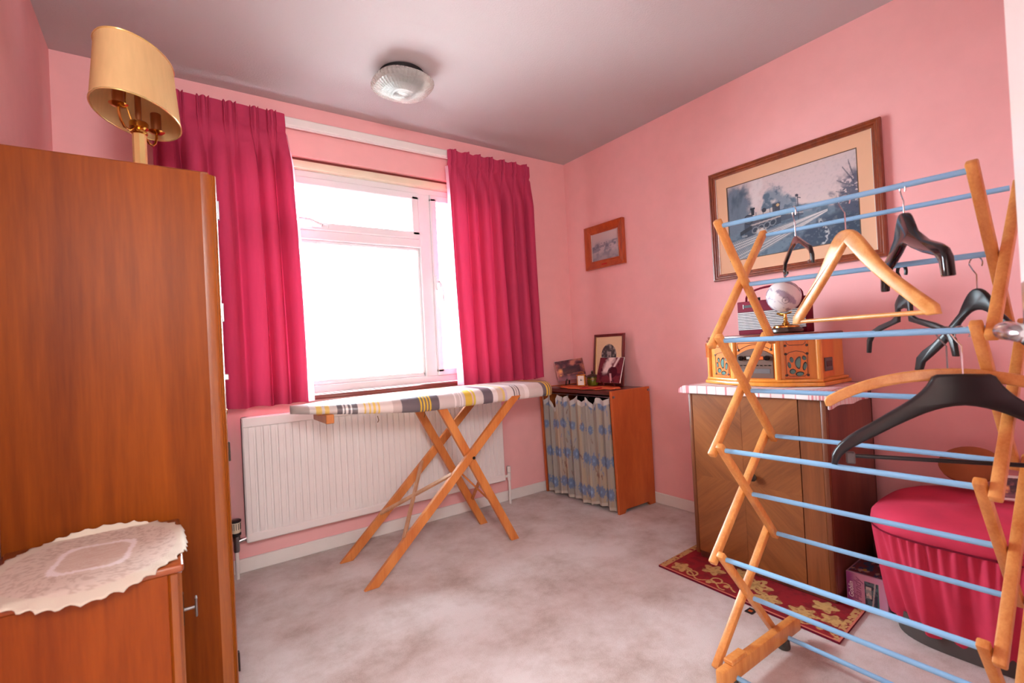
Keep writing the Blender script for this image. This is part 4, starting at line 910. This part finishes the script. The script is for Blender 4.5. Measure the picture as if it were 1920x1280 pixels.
build('brass_foot', MB().lathe([(.052, .022), (.052, .030), (.044, .034), (.018, .037), (.011, .045), (.007, .055), (.009, .062), (.006, .07), (.006, .082), (.0001, .084)], (gx, gy, g0), 32), 'brass', gl_)
gc = Vector((gx+.002, gy+.004, g0+.158)); gr_ = .068
nu, nv = 120, 60; mb = MB(); mb.grid(lambda u, v: tuple(gc+gr_*Vector((math.sin(PI*v)*math.cos(2*PI*u), math.sin(PI*v)*math.sin(2*PI*u), -math.cos(PI*v)))), nu, nv, True)
V = np.array(mb.v); Q = (V-np.array(gc))/gr_; n3 = fbm(Q[:, 0]*2.9+Q[:, 2]*2.3+14, Q[:, 1]*3.1-Q[:, 2]*2.7+9, 5, 16); col = np.tile(s2l((226, 218, 216)), (len(V), 1)); col = mixc(col, (164, 150, 166), sm(.53, .60, n3)); col = mixc(col, (120, 100, 120), sm(.66, .74, n3)*.7)
col = mixc(col, (170, 150, 120), (np.abs(Q[:, 2]) < .018)*.8)
dv = np.array(Vector((-.80, -.50, -.30)).normalized()); dist = np.arccos(np.clip(Q@dv, -1, 1)); col = mixc(col, (120, 110, 120), ((np.abs(dist-.20) < .022) | (dist < .06))*.8)
build('sphere', mb, 'print_gloss', gl_, col=col, ang=180); build('axis_pin', MB().lathe([(.003, 0), (.006, .004), (.004, .010), (.007, .014), (.005, .020), (.0001, .022)], (gc.x+.012, gc.y-.006, gc.z+gr_-.004), 14), 'brass', gl_)
ax_ = [(gc+(gr_+.008)*Vector((math.cos(a)*.0+math.sin(a)*.16, math.sin(a), -math.cos(a)))) for a in [PI*k/20*.9 for k in range(-3, 3)]]
build('meridian_arm', MB().tube(ax_, .0035, 8).cyl(ax_[3], (gx, gy, g0+.08), .004).tube([(gx, gy+.0, g0+.072), (gx-.006, gy+.022, g0+.082), (gx-.008, gy+.03, g0+.088)], .0045, 8), 'brass', gl_)

# ================================================================== CLOTHES AIRER
ar = thing('clothes_airer', 'folding wooden clothes airer with sky-blue rails in the right foreground', 'clothes airer', (-1.0, -2.2, 0))
YL, YR = -1.89, -2.50
lv = [.036, .363, .689, 1.026, 1.388]
FL = [-1.192+.027*k for k in range(5)]; FR = [-1.205+.046*k for k in range(5)]
BL = [x+.305 for x in FL]; BR = [x+.305 for x in FR]
def pt_(F, y, k): return Vector((F[k], y, lv[k]))
for (F, B, y, s_) in ((FL, BL, YL, -1), (FR, BR, YR, 1)):
    for k in range(4):
        a, b_ = pt_(F, y+s_*.0125, k+1), pt_(B, y+s_*.0125, k); d = (b_-a).normalized(); build('slat', MB().bar(a-d*.022, b_+d*(.022 if k else .006), .021, .023, (0, 1, 0), .0045, 2), 'rack_wood', ar)
        a, b_ = pt_(B, y-s_*.0125, k+1), pt_(F, y-s_*.0125, k); d = (b_-a).normalized(); build('slat', MB().bar(a-d*.022, b_+d*(.026 if k else .008), .021, .023, (0, 1, 0), .0045, 2), 'rack_wood', ar)
for k in range(5):
    for F, G in ((FL, FR), (BL, BR)):
        ext = .03
        build('rail', MB().cyl((F[k], YL-.004, lv[k]), (G[k], YR+.004, lv[k]), .0072, n=14), 'blue_rail', ar)
for k in range(4):
    c0, c1 = (pt_(FL, YL, k+1)+pt_(BL, YL, k))/2, (pt_(FR, YR, k+1)+pt_(BR, YR, k))/2
    build('rail', MB().cyl((c0.x, YL-.004, c0.z), (c1.x, YR+.004, c1.z), .0072, n=14), 'blue_rail', ar)
for y, x0, x1 in ((YL-.043, -1.262, -.800), (YR+.043, -1.27, -.83)):
    f = build('foot_bar', MB().box(x0, x1, y-.014, y+.014, .028, .078, .006, None, 2), 'rack_wood', ar)
    build('catch_block', MB().box(x0+.045, x0+.125, y-.015, y+.015, .078, .092, .003), 'rack_wood', f)
    for x in (x0+.06, x1-.095): build('rubber_foot', MB().lathe([(.0001, 0), (.019, 0), (.020, .004), (.018, .026), (.016, .030), (.0001, .030)], (x, y, .001), 18), 'rubber', f)

# ------------------------------------------------------------------ clothes hangers
def hang_thing(label, hook, angdeg):
    t = thing('clothes_hanger', label, 'clothes hanger', hook, math.radians(angdeg), 'hangers on the airer'); return t
MP = Matrix(((1, 0, 0, 0), (0, 0, 1, 0), (0, 1, 0, 0), (0, 0, 0, 1)))       # outline (s,z) extruded along local y
def wire_hook(t, zh, mat='chrome', r=.0017, R=.017, flip=1):
    """hook whose crown sits on the rail at local origin and whose stem ends at z=zh"""
    rr_ = R; pts = []
    for k in range(15): a = math.radians(-30+k*15); pts.append((flip*(-rr_*math.cos(a)), 0, -rr_+.0095+rr_*math.sin(a)))
    e = pts[-1]; pts += [(e[0]*.55, 0, e[2]-.014), (0.0, 0, e[2]-.028), (0, 0, zh)]
    return build('hook', MB().tube(pts, r, 8), mat, t, world=False)
def sym(half):  # mirror the right half outline (from top centre to bottom centre) to a closed polygon
    return half+[(-x, z) for x, z in reversed(half) if abs(x) > 1e-6]
def hanger_body(t, half, th, mat, bev=.003, curve=0.0, name='body', xtra=None):
    o = MB().prism(sym(half), -th/2, th/2, MP, bev, 2)
    if curve: o.v = [(x, y-curve*(x*x), z) for x, y, z in o.v]
    return build(name, o, mat, t, world=False, ang=50)
# wooden suit hanger with trouser bar
t = hang_thing('wooden coat hanger with a round trouser bar on the top front rail', (-1.040, -2.235, 1.388), 67); wire_hook(t, -.088)
def bez(p0, p1, p2, p3, n=10): return [tuple((1-k/n)**3*np.array(p0)+3*(1-k/n)**2*(k/n)*np.array(p1)+3*(1-k/n)*(k/n)**2*np.array(p2)+(k/n)**3*np.array(p3)) for k in range(n+1)]
top = bez((0, -.082), (.030, -.080), (.045, -.110), (.085, -.172), 10)+bez((.085, -.172), (.12, -.222), (.17, -.262), (.208, -.300), 8)[1:]
bot = [(.212, -.322), (.188, -.324)]+bez((.182, -.318), (.13, -.262), (.07, -.215), (.0, -.118), 10)
hanger_body(t, top+bot, .017, 'hanger_wood', .004, .35)
build('trouser_bar', MB().cyl((-.192, -.35*.19**2, -.316), (.192, -.35*.19**2, -.316), .0058, n=14), 'hanger_wood', t, world=False)
build('paper_tag', MB().box(.024, .042, -.0105, -.0085, -.112, -.102), 'white_ink', t, world=False, smooth=False)
# small black clip hanger
t = hang_thing('small black plastic hanger with bent ends on the top rail before the train picture', (-1.055, -2.115, 1.388), 38); wire_hook(t, -.080)
half = [(0, -.074), (.012, -.076), (.05, -.092), (.115, -.118), (.135, -.126), (.150, -.150), (.148, -.172), (.115, -.168), (.115, -.160), (.138, -.160), (.138, -.150), (.126, -.136), (.05, -.104), (.012, -.096), (0, -.096)]
hanger_body(t, half, .009, 'black_gloss', .002)
# black glossy hanger with drop ends
t = hang_thing('glossy black plastic hanger with drooping ends on the top rail, right of the wooden one', (-1.025, -2.358, 1.388), 33); wire_hook(t, -.072)
half = bez((0, -.066), (.022, -.066), (.03, -.082), (.055, -.120), 8)+[(.11, -.152), (.165, -.170), (.19, -.184), (.204, -.205), (.208, -.246), (.186, -.246), (.180, -.214), (.165, -.198), (.11, -.182)]+bez((.05, -.160), (.03, -.150), (.015, -.142), (0, -.142), 4)
hanger_body(t, half, .020, 'black_gloss', .005, .2)
# thin black hanger with moulded plastic hook
t = hang_thing('thin black hanger with a moulded plastic hook on the crossing rail', (-.882, -2.305, 1.200), 45)
wire_hook(t, -.075, 'black_plastic', .0042, .019)
half = [(0, -.068), (.012, -.070), (.028, -.086), (.034, -.096), (.034, -.128), (.055, -.138), (.12, -.152), (.165, -.168), (.188, -.194), (.194, -.235), (.180, -.235), (.172, -.202), (.155, -.184), (.115, -.168), (.05, -.152), (.024, -.146), (.02, -.112), (0, -.108)]
hanger_body(t, half, .010, 'black_plastic', .003)
# black contoured hanger with metal hook
t = hang_thing('black contoured hanger with a metal hook on the crossing rail, next to the door', (-.856, -2.450, 1.198), 57); wire_hook(t, -.078)
half = bez((0, -.070), (.018, -.070), (.03, -.09), (.05, -.130), 6)+[(.09, -.172), (.13, -.206), (.165, -.228), (.186, -.248), (.194, -.285), (.174, -.286), (.164, -.262), (.14, -.244), (.10, -.212), (.06, -.172)]+bez((.05, -.156), (.03, -.132), (.015, -.124), (0, -.124), 4)
hanger_body(t, half, .013, 'black_plastic', .004)
# thin bent-wood hanger
t = hang_thing('thin curved bentwood hanger on the middle front rail, behind the black suit hanger', (-1.029, -2.424, 1.026), 111); wire_hook(t, -.098, 'steel')
half = bez((0, -.088), (.09, -.088), (.18, -.115), (.243, -.158), 14)+[(.250, -.168), (.246, -.184), (.236, -.184)]+bez((.230, -.180), (.17, -.140), (.09, -.116), (0, -.116), 12)
hanger_body(t, half, .012, 'hanger_wood', .004, .12)
# big black suit hanger with bar
t = hang_thing('large black suit hanger with clip bar, hanging in front on the middle rail', (-1.036, -2.452, 1.026), 114); wire_hook(t, -.100, 'chrome', .002)
half = [(0, -.100), (.046, -.101), (.055, -.106)]+bez((.058, -.112), (.075, -.150), (.11, -.170), (.16, -.208), 8)+bez((.16, -.208), (.20, -.238), (.245, -.262), (.262, -.306), 8)[1:]+[(.264, -.330), (.252, -.332)]+bez((.246, -.318), (.235, -.292), (.21, -.280), (.16, -.246), 6)+bez((.13, -.226), (.09, -.202), (.05, -.174), (0, -.172), 8)
hanger_body(t, half, .024, 'black_plastic', .007, .25)
br = build('trouser_bar', MB().cyl((-.222, -.016, -.306), (.222, -.016, -.306), .0052, n=14), 'black_plastic', t, world=False)
for sx in (-1, 1): build('bar_clip', MB().box(sx*.222-.010, sx*.222+.010, -.024, -.006, -.326, -.296, .003).box(sx*.232-.003, sx*.232+.003, -.018, -.008, -.300, -.272, .001), 'grey_plastic', br, world=False)

# ================================================================== PINK POUFFE
pf = thing('pouffe', 'round-cornered raspberry pink fabric stool with gathered skirt by the right wall', 'stool', (-.335, -2.325, 0))
pc = (-.335, -2.325); hx, hy = .272, .278
def sq(a, p=3.2): c, s_ = math.cos(a), math.sin(a); q = (abs(c)**p+abs(s_)**p)**(-1/p); return c*q, s_*q
def skirt(u, v):
    a = 2*PI*u; cx_, sy_ = sq(a); z = .040+(.352-.040)*v; fl = .80+.19*v**.75
    wv_ = math.sin(a*23+1.3*math.sin(a*5))*.010*(1-v)**.5+math.sin(a*61+2*math.sin(a*7))*.0055*v**2+math.sin(a*9+2)*.010*(1-v)
    return (pc[0]+cx_*(hx*fl+wv_), pc[1]+sy_*(hy*fl+wv_), z+(.016*math.sin(a*5+1)+.008*math.sin(a*13))*(1-v)**3)
sk = build('skirt', MB().grid(skirt, 420, 30, True), 'pouffe_fabric', pf, ang=180)
prof = [(.985, .350), (1.0, .356), (1.012, .372), (1.0, .392), (.95, .410), (.86, .420), (.6, .430), (.3, .434), (.0001, .435)]
mb = MB()
for f, z in prof:
    pass
nseg = 160; vs = []
for f, z in prof:
    for k in range(nseg): a = 2*PI*k/nseg; c_, s_ = sq(a); vs.append((pc[0]+c_*hx*f, pc[1]+s_*hy*f, z+(.004*math.sin(a*17) if .34 < z < .36 else 0)+.004*math.sin(a*3)*(f < .9)))
fs = [(i*nseg+k, i*nseg+(k+1) % nseg, (i+1)*nseg+(k+1) % nseg, (i+1)*nseg+k) for i in range(len(prof)-1) for k in range(nseg)]
build('cushion', MB().add(vs, fs), 'pouffe_fabric', pf, ang=70)
build('piping', MB().tube([(pc[0]+sq(2*PI*k/120)[0]*hx*1.004, pc[1]+sq(2*PI*k/120)[1]*hy*1.004, .354) for k in range(120)], .003, 6, closed=True), 'maroon', pf)
vs = [(pc[0]+sq(2*PI*k/80)[0]*hx*.80, pc[1]+sq(2*PI*k/80)[1]*hy*.80, z) for z in (.001, .075) for k in range(80)]
build('plinth', MB().add(vs, [(k, (k+1) % 80, 80+(k+1) % 80, 80+k) for k in range(80)]+[tuple(range(80, 160))]), 'grey_plinth', pf)
cu = thing('round_cushion', 'small tan felt round cushion leaning at the back of the pink stool', 'cushion', (-.10, -2.30, .432)); cu.rotation_euler = (0, math.radians(-35), 0)
build('pad', MB().lathe([(.0001, 0), (.06, .004), (.085, .016), (.088, .028), (.07, .045), (.03, .054), (.0001, .055)], (0, 0, .008), 30), 'tan_felt', cu, world=False); build('button', MB().sphere((0, 0, .062), .008, 12, 8), 'maroon', cu, world=False)
cu.location = (-.135, -2.262, .50)
sf = thing('small_photo', 'small silver-edged picture leaning on the pink stool behind the airer', 'picture', (-.20, -2.40, .434))
M = rot_to((.35, -.9, 0), (.30, .10, 1), (-.235, -2.405, .440))
build('frame', MB().box(-.055, .055, 0, .085, -.008, 0, .003, M), 'silver_edge', sf); picture_print(dusk, .090, .066, 40, 30, M @ Matrix.Translation((0, .010, 0)), 'print', 'print_gloss', sf, .0008)
wc = MB(); wc.grid(lambda u, v: (-.17+.10*u, -2.36-.10*v, .520+.035*math.sin(u*5+v*3)-.06*v*u), 14, 12)

# ================================================================== WALL PICTURES
def train(u, v):
    x, y = u*1.45, v; n = fbm(x*5, y*5, 5, 1); n2 = fbm(x*16, y*16, 4, 3); n3 = fbm(x*40, y*40, 3, 8)
    c = np.tile(s2l((205, 190, 190)), (len(u), 1)); c = mixc(c, (188, 182, 190), sm(.4, .75, n)*.5); c = mixc(c, (214, 196, 188), sm(.75, .45, v)*.5)
    line = lambda u0, v0, u1, v1: v0+(u-u0)*(v1-v0)/(u1-u0)
    c = mixc(c, (132, 144, 158), sm(.02, -.02, v-(.475+.05*np.sin(u*11+1)+.06*(n-.5)))*(u > .55)*.9)                     # far hills
    sky_cut = np.interp(u, [0, .24, .29, .33, .38, .44, .50, .58, .66, 1], [.0, .0, .55, .80, .86, .80, .70, .56, .46, .40])
    smoke = sm(.06, -.05, v-sky_cut-.16*(n2-.5))*(u > .25); c = mixc(c, (112, 132, 148), smoke*.9); c = mixc(c, (72, 96, 116), smoke*sm(.46, .62, n2)*.85)
    left = sm(.05, -.05, u-(.20+.09*(n2-.5)-.05*(v-.6)))*sm(1.06, .85, v+.2*(n2-.5)); c = mixc(c, (92, 114, 132), left*.95); c = mixc(c, (62, 84, 102), left*sm(.45, .65, fbm(x*9, y*3, 4, 5))*.8)
    plume = sm(.045, .0, np.abs(u-(.235+.10*(v-.62)+.05*(n2-.5)))-.012-.03*(v-.6))*sm(.60, .68, v); c = mixc(c, (212, 204, 204), plume*.85)
    gl = np.interp(u, [0, .2, .5, .76, 1], [.33, .38, .42, .44, .40]); ground = sm(.02, -.02, v-gl); c = mixc(c, (104, 124, 140), ground); c = mixc(c, (66, 88, 108), ground*sm(.45, .65, n2)*.7)
    # permanent way sweeping from lower left to the vanishing point
    for (a0, a1, w0) in ((.17, .40, .07), (-.02, .385, .10)):
        ce = line(0, a0, .78, a1); wd_ = w0*(1-u/.80)+.004; b_ = sm(.012, -.012, np.abs(v-ce)-wd_)*(u < .79); c = mixc(c, (150, 156, 160), b_*.85); c = mixc(c, (92, 104, 116), b_*(((u+.5*v)*(40+60*u) % 1) < .4)*.65)
        for k in (-.62, -.12, .38): c = mixc(c, (218, 214, 212), sm(.006, .001, np.abs(v-ce-k*wd_))*b_*.9)
    bank = sm(.03, -.03, v-np.interp(u, [.35, .55, .72, .85, 1], [-.05, .10, .30, .36, .42])-.04*(n2-.5)); c = mixc(c, (52, 68, 88), bank*.95); c = mixc(c, (104, 118, 130), bank*sm(.58, .72, n3)*.6)
    c = mixc(c, (186, 190, 192), bank*sm(.020, .006, np.abs(u-(.735+.10*np.sin(v*14)*.35+.10*v)))*sm(.45, .55, n3)*.9)
    tree = sm(.08, -.06, np.hypot((u-.995)*1.25, (v-.55)*.8)-.16-.22*(n2-.5))+sm(.05, -.05, np.hypot((u-.94)*1.2, v-.42)-.10-.1*(n2-.5)); c = mixc(c, (76, 84, 104), np.clip(tree, 0, 1)*sm(.36, .52, n3+.10)*.95)
    for (bx_, by_, ex, ey) in ((1.0, .55, .86, .70), (.98, .62, .90, .84), (1.0, .48, .85, .58), (.97, .70, .94, .90)):
        d = np.abs((ey-by_)*(u-bx_)-(ex-bx_)*(v-by_))/np.hypot(ey-by_, ex-bx_); c = mixc(c, (70, 76, 94), sm(.006, .002, d+.006*(n3-.5))*(u > min(bx_, ex))*(v > min(by_, ey))*(v < max(by_, ey))*.8)
    # locomotive and coaches
    body = (u > .39) & (u < .62) & (np.abs(v-line(.39, .455, .62, .43)) < np.interp(u, [.39, .62], [.075, .02])); c = mixc(c, (70, 82, 98), body*.9); c = mixc(c, (176, 176, 176), (body & (np.abs(v-line(.39, .49, .62, .437)) < .008))*.7)
    run = (u > .145) & (u < .45) & (v > line(.145, .27, .45, .37)) & (v < line(.145, .46, .45, .50)); c = mixc(c, (54, 68, 84), run*.92)
    for wx in (.235, .285, .335, .385): d = np.hypot((u-wx)*1.45, v-line(.2, .34, .4, .405)); c = mixc(c, (128, 138, 146), (np.abs(d-.036) < .007)*.7); c = mixc(c, (44, 54, 68), (d < .026)*.7)
    c = mixc(c, (206, 196, 188), sm(.055, .02, np.hypot((u-.285)*1.1, (v-.325)*1.0)+.06*(n3-.5))*.85); c = mixc(c, (196, 186, 180), (np.abs(v-line(.2, .42, .45, .455)) < .010)*(u > .2)*(u < .45)*.7)
    boil = (u > .185) & (u < .405) & (np.abs(v-line(.19, .525, .40, .535)) < .050); c = mixc(c, (126, 126, 132), boil*1.0); c = mixc(c, (206, 196, 192), boil*sm(.51, .55, v)*.85); c = mixc(c, (70, 76, 88), boil*sm(.50, .48, v)*.8)
    for bx_ in (.25, .31, .365): c = mixc(c, (70, 74, 86), (boil & (np.abs(u-bx_) < .003))*.8)
    sb = np.hypot((u-.185)*1.45, v-.505); c = mixc(c, (36, 46, 60), sm(.068, .060, sb)); c = mixc(c, (90, 104, 118), sm(.012, .004, np.abs(sb-.045))*.6)
    c = mixc(c, (34, 42, 54), ((np.abs(u-.222) < .014) & (v > .55) & (v < .635))*1.0); c = mixc(c, (34, 42, 54), ((np.abs(u-.222) < .020) & (np.abs(v-.632) < .010))*1.0); c = mixc(c, (44, 52, 64), sm(.032, .024, np.hypot((u-.318)*1.45, v-.578)))
    cab = (u > .385) & (u < .445) & (v > .46) & (v < .625); c = mixc(c, (56, 64, 78), cab*.95); c = mixc(c, (196, 168, 122), (np.hypot((u-.43)*1.45, v-.60) < .018)*.9); c = mixc(c, (210, 200, 196), sm(.04, .0, np.hypot((u-.40)*1.2, v-.655)+.03*(n3-.5))*.8)
    c = mixc(c, (40, 50, 62), ((u > .105) & (u < .21) & (np.abs(v-line(.1, .335, .21, .40)) < .026))*.95); c = mixc(c, (150, 156, 160), ((u > .12) & (u < .165) & (np.abs(v-.30) < .012))*.7)
    # signal post
    c = mixc(c, (56, 62, 76), ((np.abs(u-.585) < .0035) & (v > .36) & (v < .66))*.9); c = mixc(c, (48, 54, 68), ((np.hypot((u-.578)*1.45, v-.655) < .018) | ((u > .585) & (u < .608) & (np.abs(v-.628+.6*(u-.585)) < .006)))*.95)
    return mixc(c, (60, 76, 96), sm(.5, .8, n3)*.10+0*u)
def wallpic(name, label, y0, y1, z0, z1, fw, prof, fmat, mount, matw, fn, nu, nv, mm_=None):
    t = thing(name, label, 'picture', (0, (y0+y1)/2, z0)); W, Hh = abs(y1-y0), z1-z0
    M = rot_to((0, -1, 0), (0, 0, 1), (-.004, (y0+y1)/2, z0+fw)); iw, ih = W-2*fw, Hh-2*fw
    frame_bars(iw, ih, fw, prof, M, t, fmat); build('backing', MB().box(-iw/2-.004, iw/2+.004, -.004, ih+.004, 0, .004, 0, M), 'brown_carton', t, smooth=False)
    if mount:
        a, b_, c_, d_ = matw                      # left, right, bottom, top mat widths
        mb = MB(); x0, x1, q0, q1 = -iw/2+a, iw/2-b_, c_, ih-d_
        mb.box(-iw/2, x0, 0, ih, .004, .007, 0, M); mb.box(x1, iw/2, 0, ih, .004, .007, 0, M); mb.box(x0, x1, 0, q0, .004, .007, 0, M); mb.box(x0, x1, q1, ih, .004, .007, 0, M); mo = build('mount', mb, 'mount_card', t, smooth=False)
        mb = MB(); e = .004
        for r in ((x0, x1, q0, q0+e), (x0, x1, q1-e, q1), (x0, x0+e, q0, q1), (x1-e, x1, q0, q1)): mb.box(r[0], r[1], r[2], r[3], .0045, .0074, 0, M)
        build('mount_bevel', mb, 'bevel_dark', mo, smooth=False)
        picture_print(fn, x1-x0, q1-q0, nu, nv, M @ Matrix.Translation(((x0+x1)/2, q0, 0)), 'print', 'print_matte', t, .0052)
    else: picture_print(fn, iw, ih, nu, nv, M, 'print', 'print_matte', t, .006)
    for sx in (-1, 1): build('slip_edge', MB().box(sx*(iw/2-.001)-.0025, sx*(iw/2-.001)+.0025, 0, ih, .007, .011, 0, M), 'silver_edge', t, smooth=False)
    return t
wallpic('train_picture', 'large framed steam train painting with peach mount on the right wall', -1.207, -2.013, 1.341, 1.935, .034,
        [(-.001, 0), (-.001, .012), (.004, .015), (.009, .014), (.013, .019), (.020, .019), (.024, .024), (.031, .023), (.034, .016), (.034, 0)], 'frame_wood', True, (.062, .060, .062, .062), train, 300, 210)
def loco2(u, v):
    n = fbm(u*5, v*5, 4, 31); n2 = fbm(u*14, v*14, 3, 4); c = np.tile(s2l((190, 176, 180)), (len(u), 1)); c = mixc(c, (206, 184, 182), sm(.5, .9, v)); c = mixc(c, (138, 136, 146), sm(.45, .65, n)*sm(.75, .5, v)); c = mixc(c, (104, 104, 118), ((np.abs(v-.50-.06*u) < .10) & (n2 > .5))*.6); c = mixc(c, (150, 150, 158), sm(.32, .2, v)*.5); return c
sp_ = wallpic('small_picture', 'small square-looking picture in thick orange-brown frame near the room corner', -.209, -.572, 1.556, 1.860, .056,
        [(-.001, 0), (-.001, .008), (.006, .012), (.012, .009), (.020, .016), (.044, .022), (.050, .026), (.056, .024), (.056, 0)], 'small_frame_wood', False, None, loco2, 110, 80)
build('name_plate', MB().box(-.012, -.010, -.415, -.365, 1.574, 1.584), 'red_felt', sp_, smooth=False).location.x = -.014

# ================================================================== CEILING LIGHT
lx_, ly_ = -1.535, -.560
cl_ = thing('ceiling_light', 'dimpled glass ceiling light with black base, flush to the ceiling', 'ceiling light', (lx_, ly_, H))
build('base_plate', MB().lathe([(.100, 0), (.108, -.004), (.108, -.022), (.080, -.026)], (lx_, ly_, H), 40), 'black_matte', cl_)
sh_ = [(.078, -.022), (.100, -.026), (.128, -.036), (.142, -.050), (.143, -.060), (.132, -.076), (.100, -.094), (.060, -.106), (.020, -.111), (.0001, -.1115)]
def shade_r(tv):                                     # smooth profile by arc parameter
    k = tv*(len(sh_)-1); i0 = min(len(sh_)-2, int(k)); f = k-i0; a, b_ = sh_[i0], sh_[i0+1]; return a[0]+(b_[0]-a[0])*f, a[1]+(b_[1]-a[1])*f
def dimple(u, v):
    r, z = shade_r(v); a = 2*PI*u; ca, sa = math.cos(a), math.sin(a); q = (abs(ca)**2.6+abs(sa)**2.6)**(-1/2.6)
    dm = .0022*math.sin(a*44+(PI if int(v*26) % 2 else 0))*math.sin(v*26*PI)*min(1, r/.03); return (lx_+(r+dm)*ca*q, ly_+(r+dm)*sa*q, H+z-abs(dm)*.6)
build('glass_shade', MB().grid(dimple, 264, 105, True), 'dimpled_glass', cl_, ang=180)
build('bulb', MB().lathe([(.012, -.03), (.013, -.045), (.028, -.065), (.024, -.085), (.0001, -.092)], (lx_, ly_, H), 20), 'white_gloss', cl_)
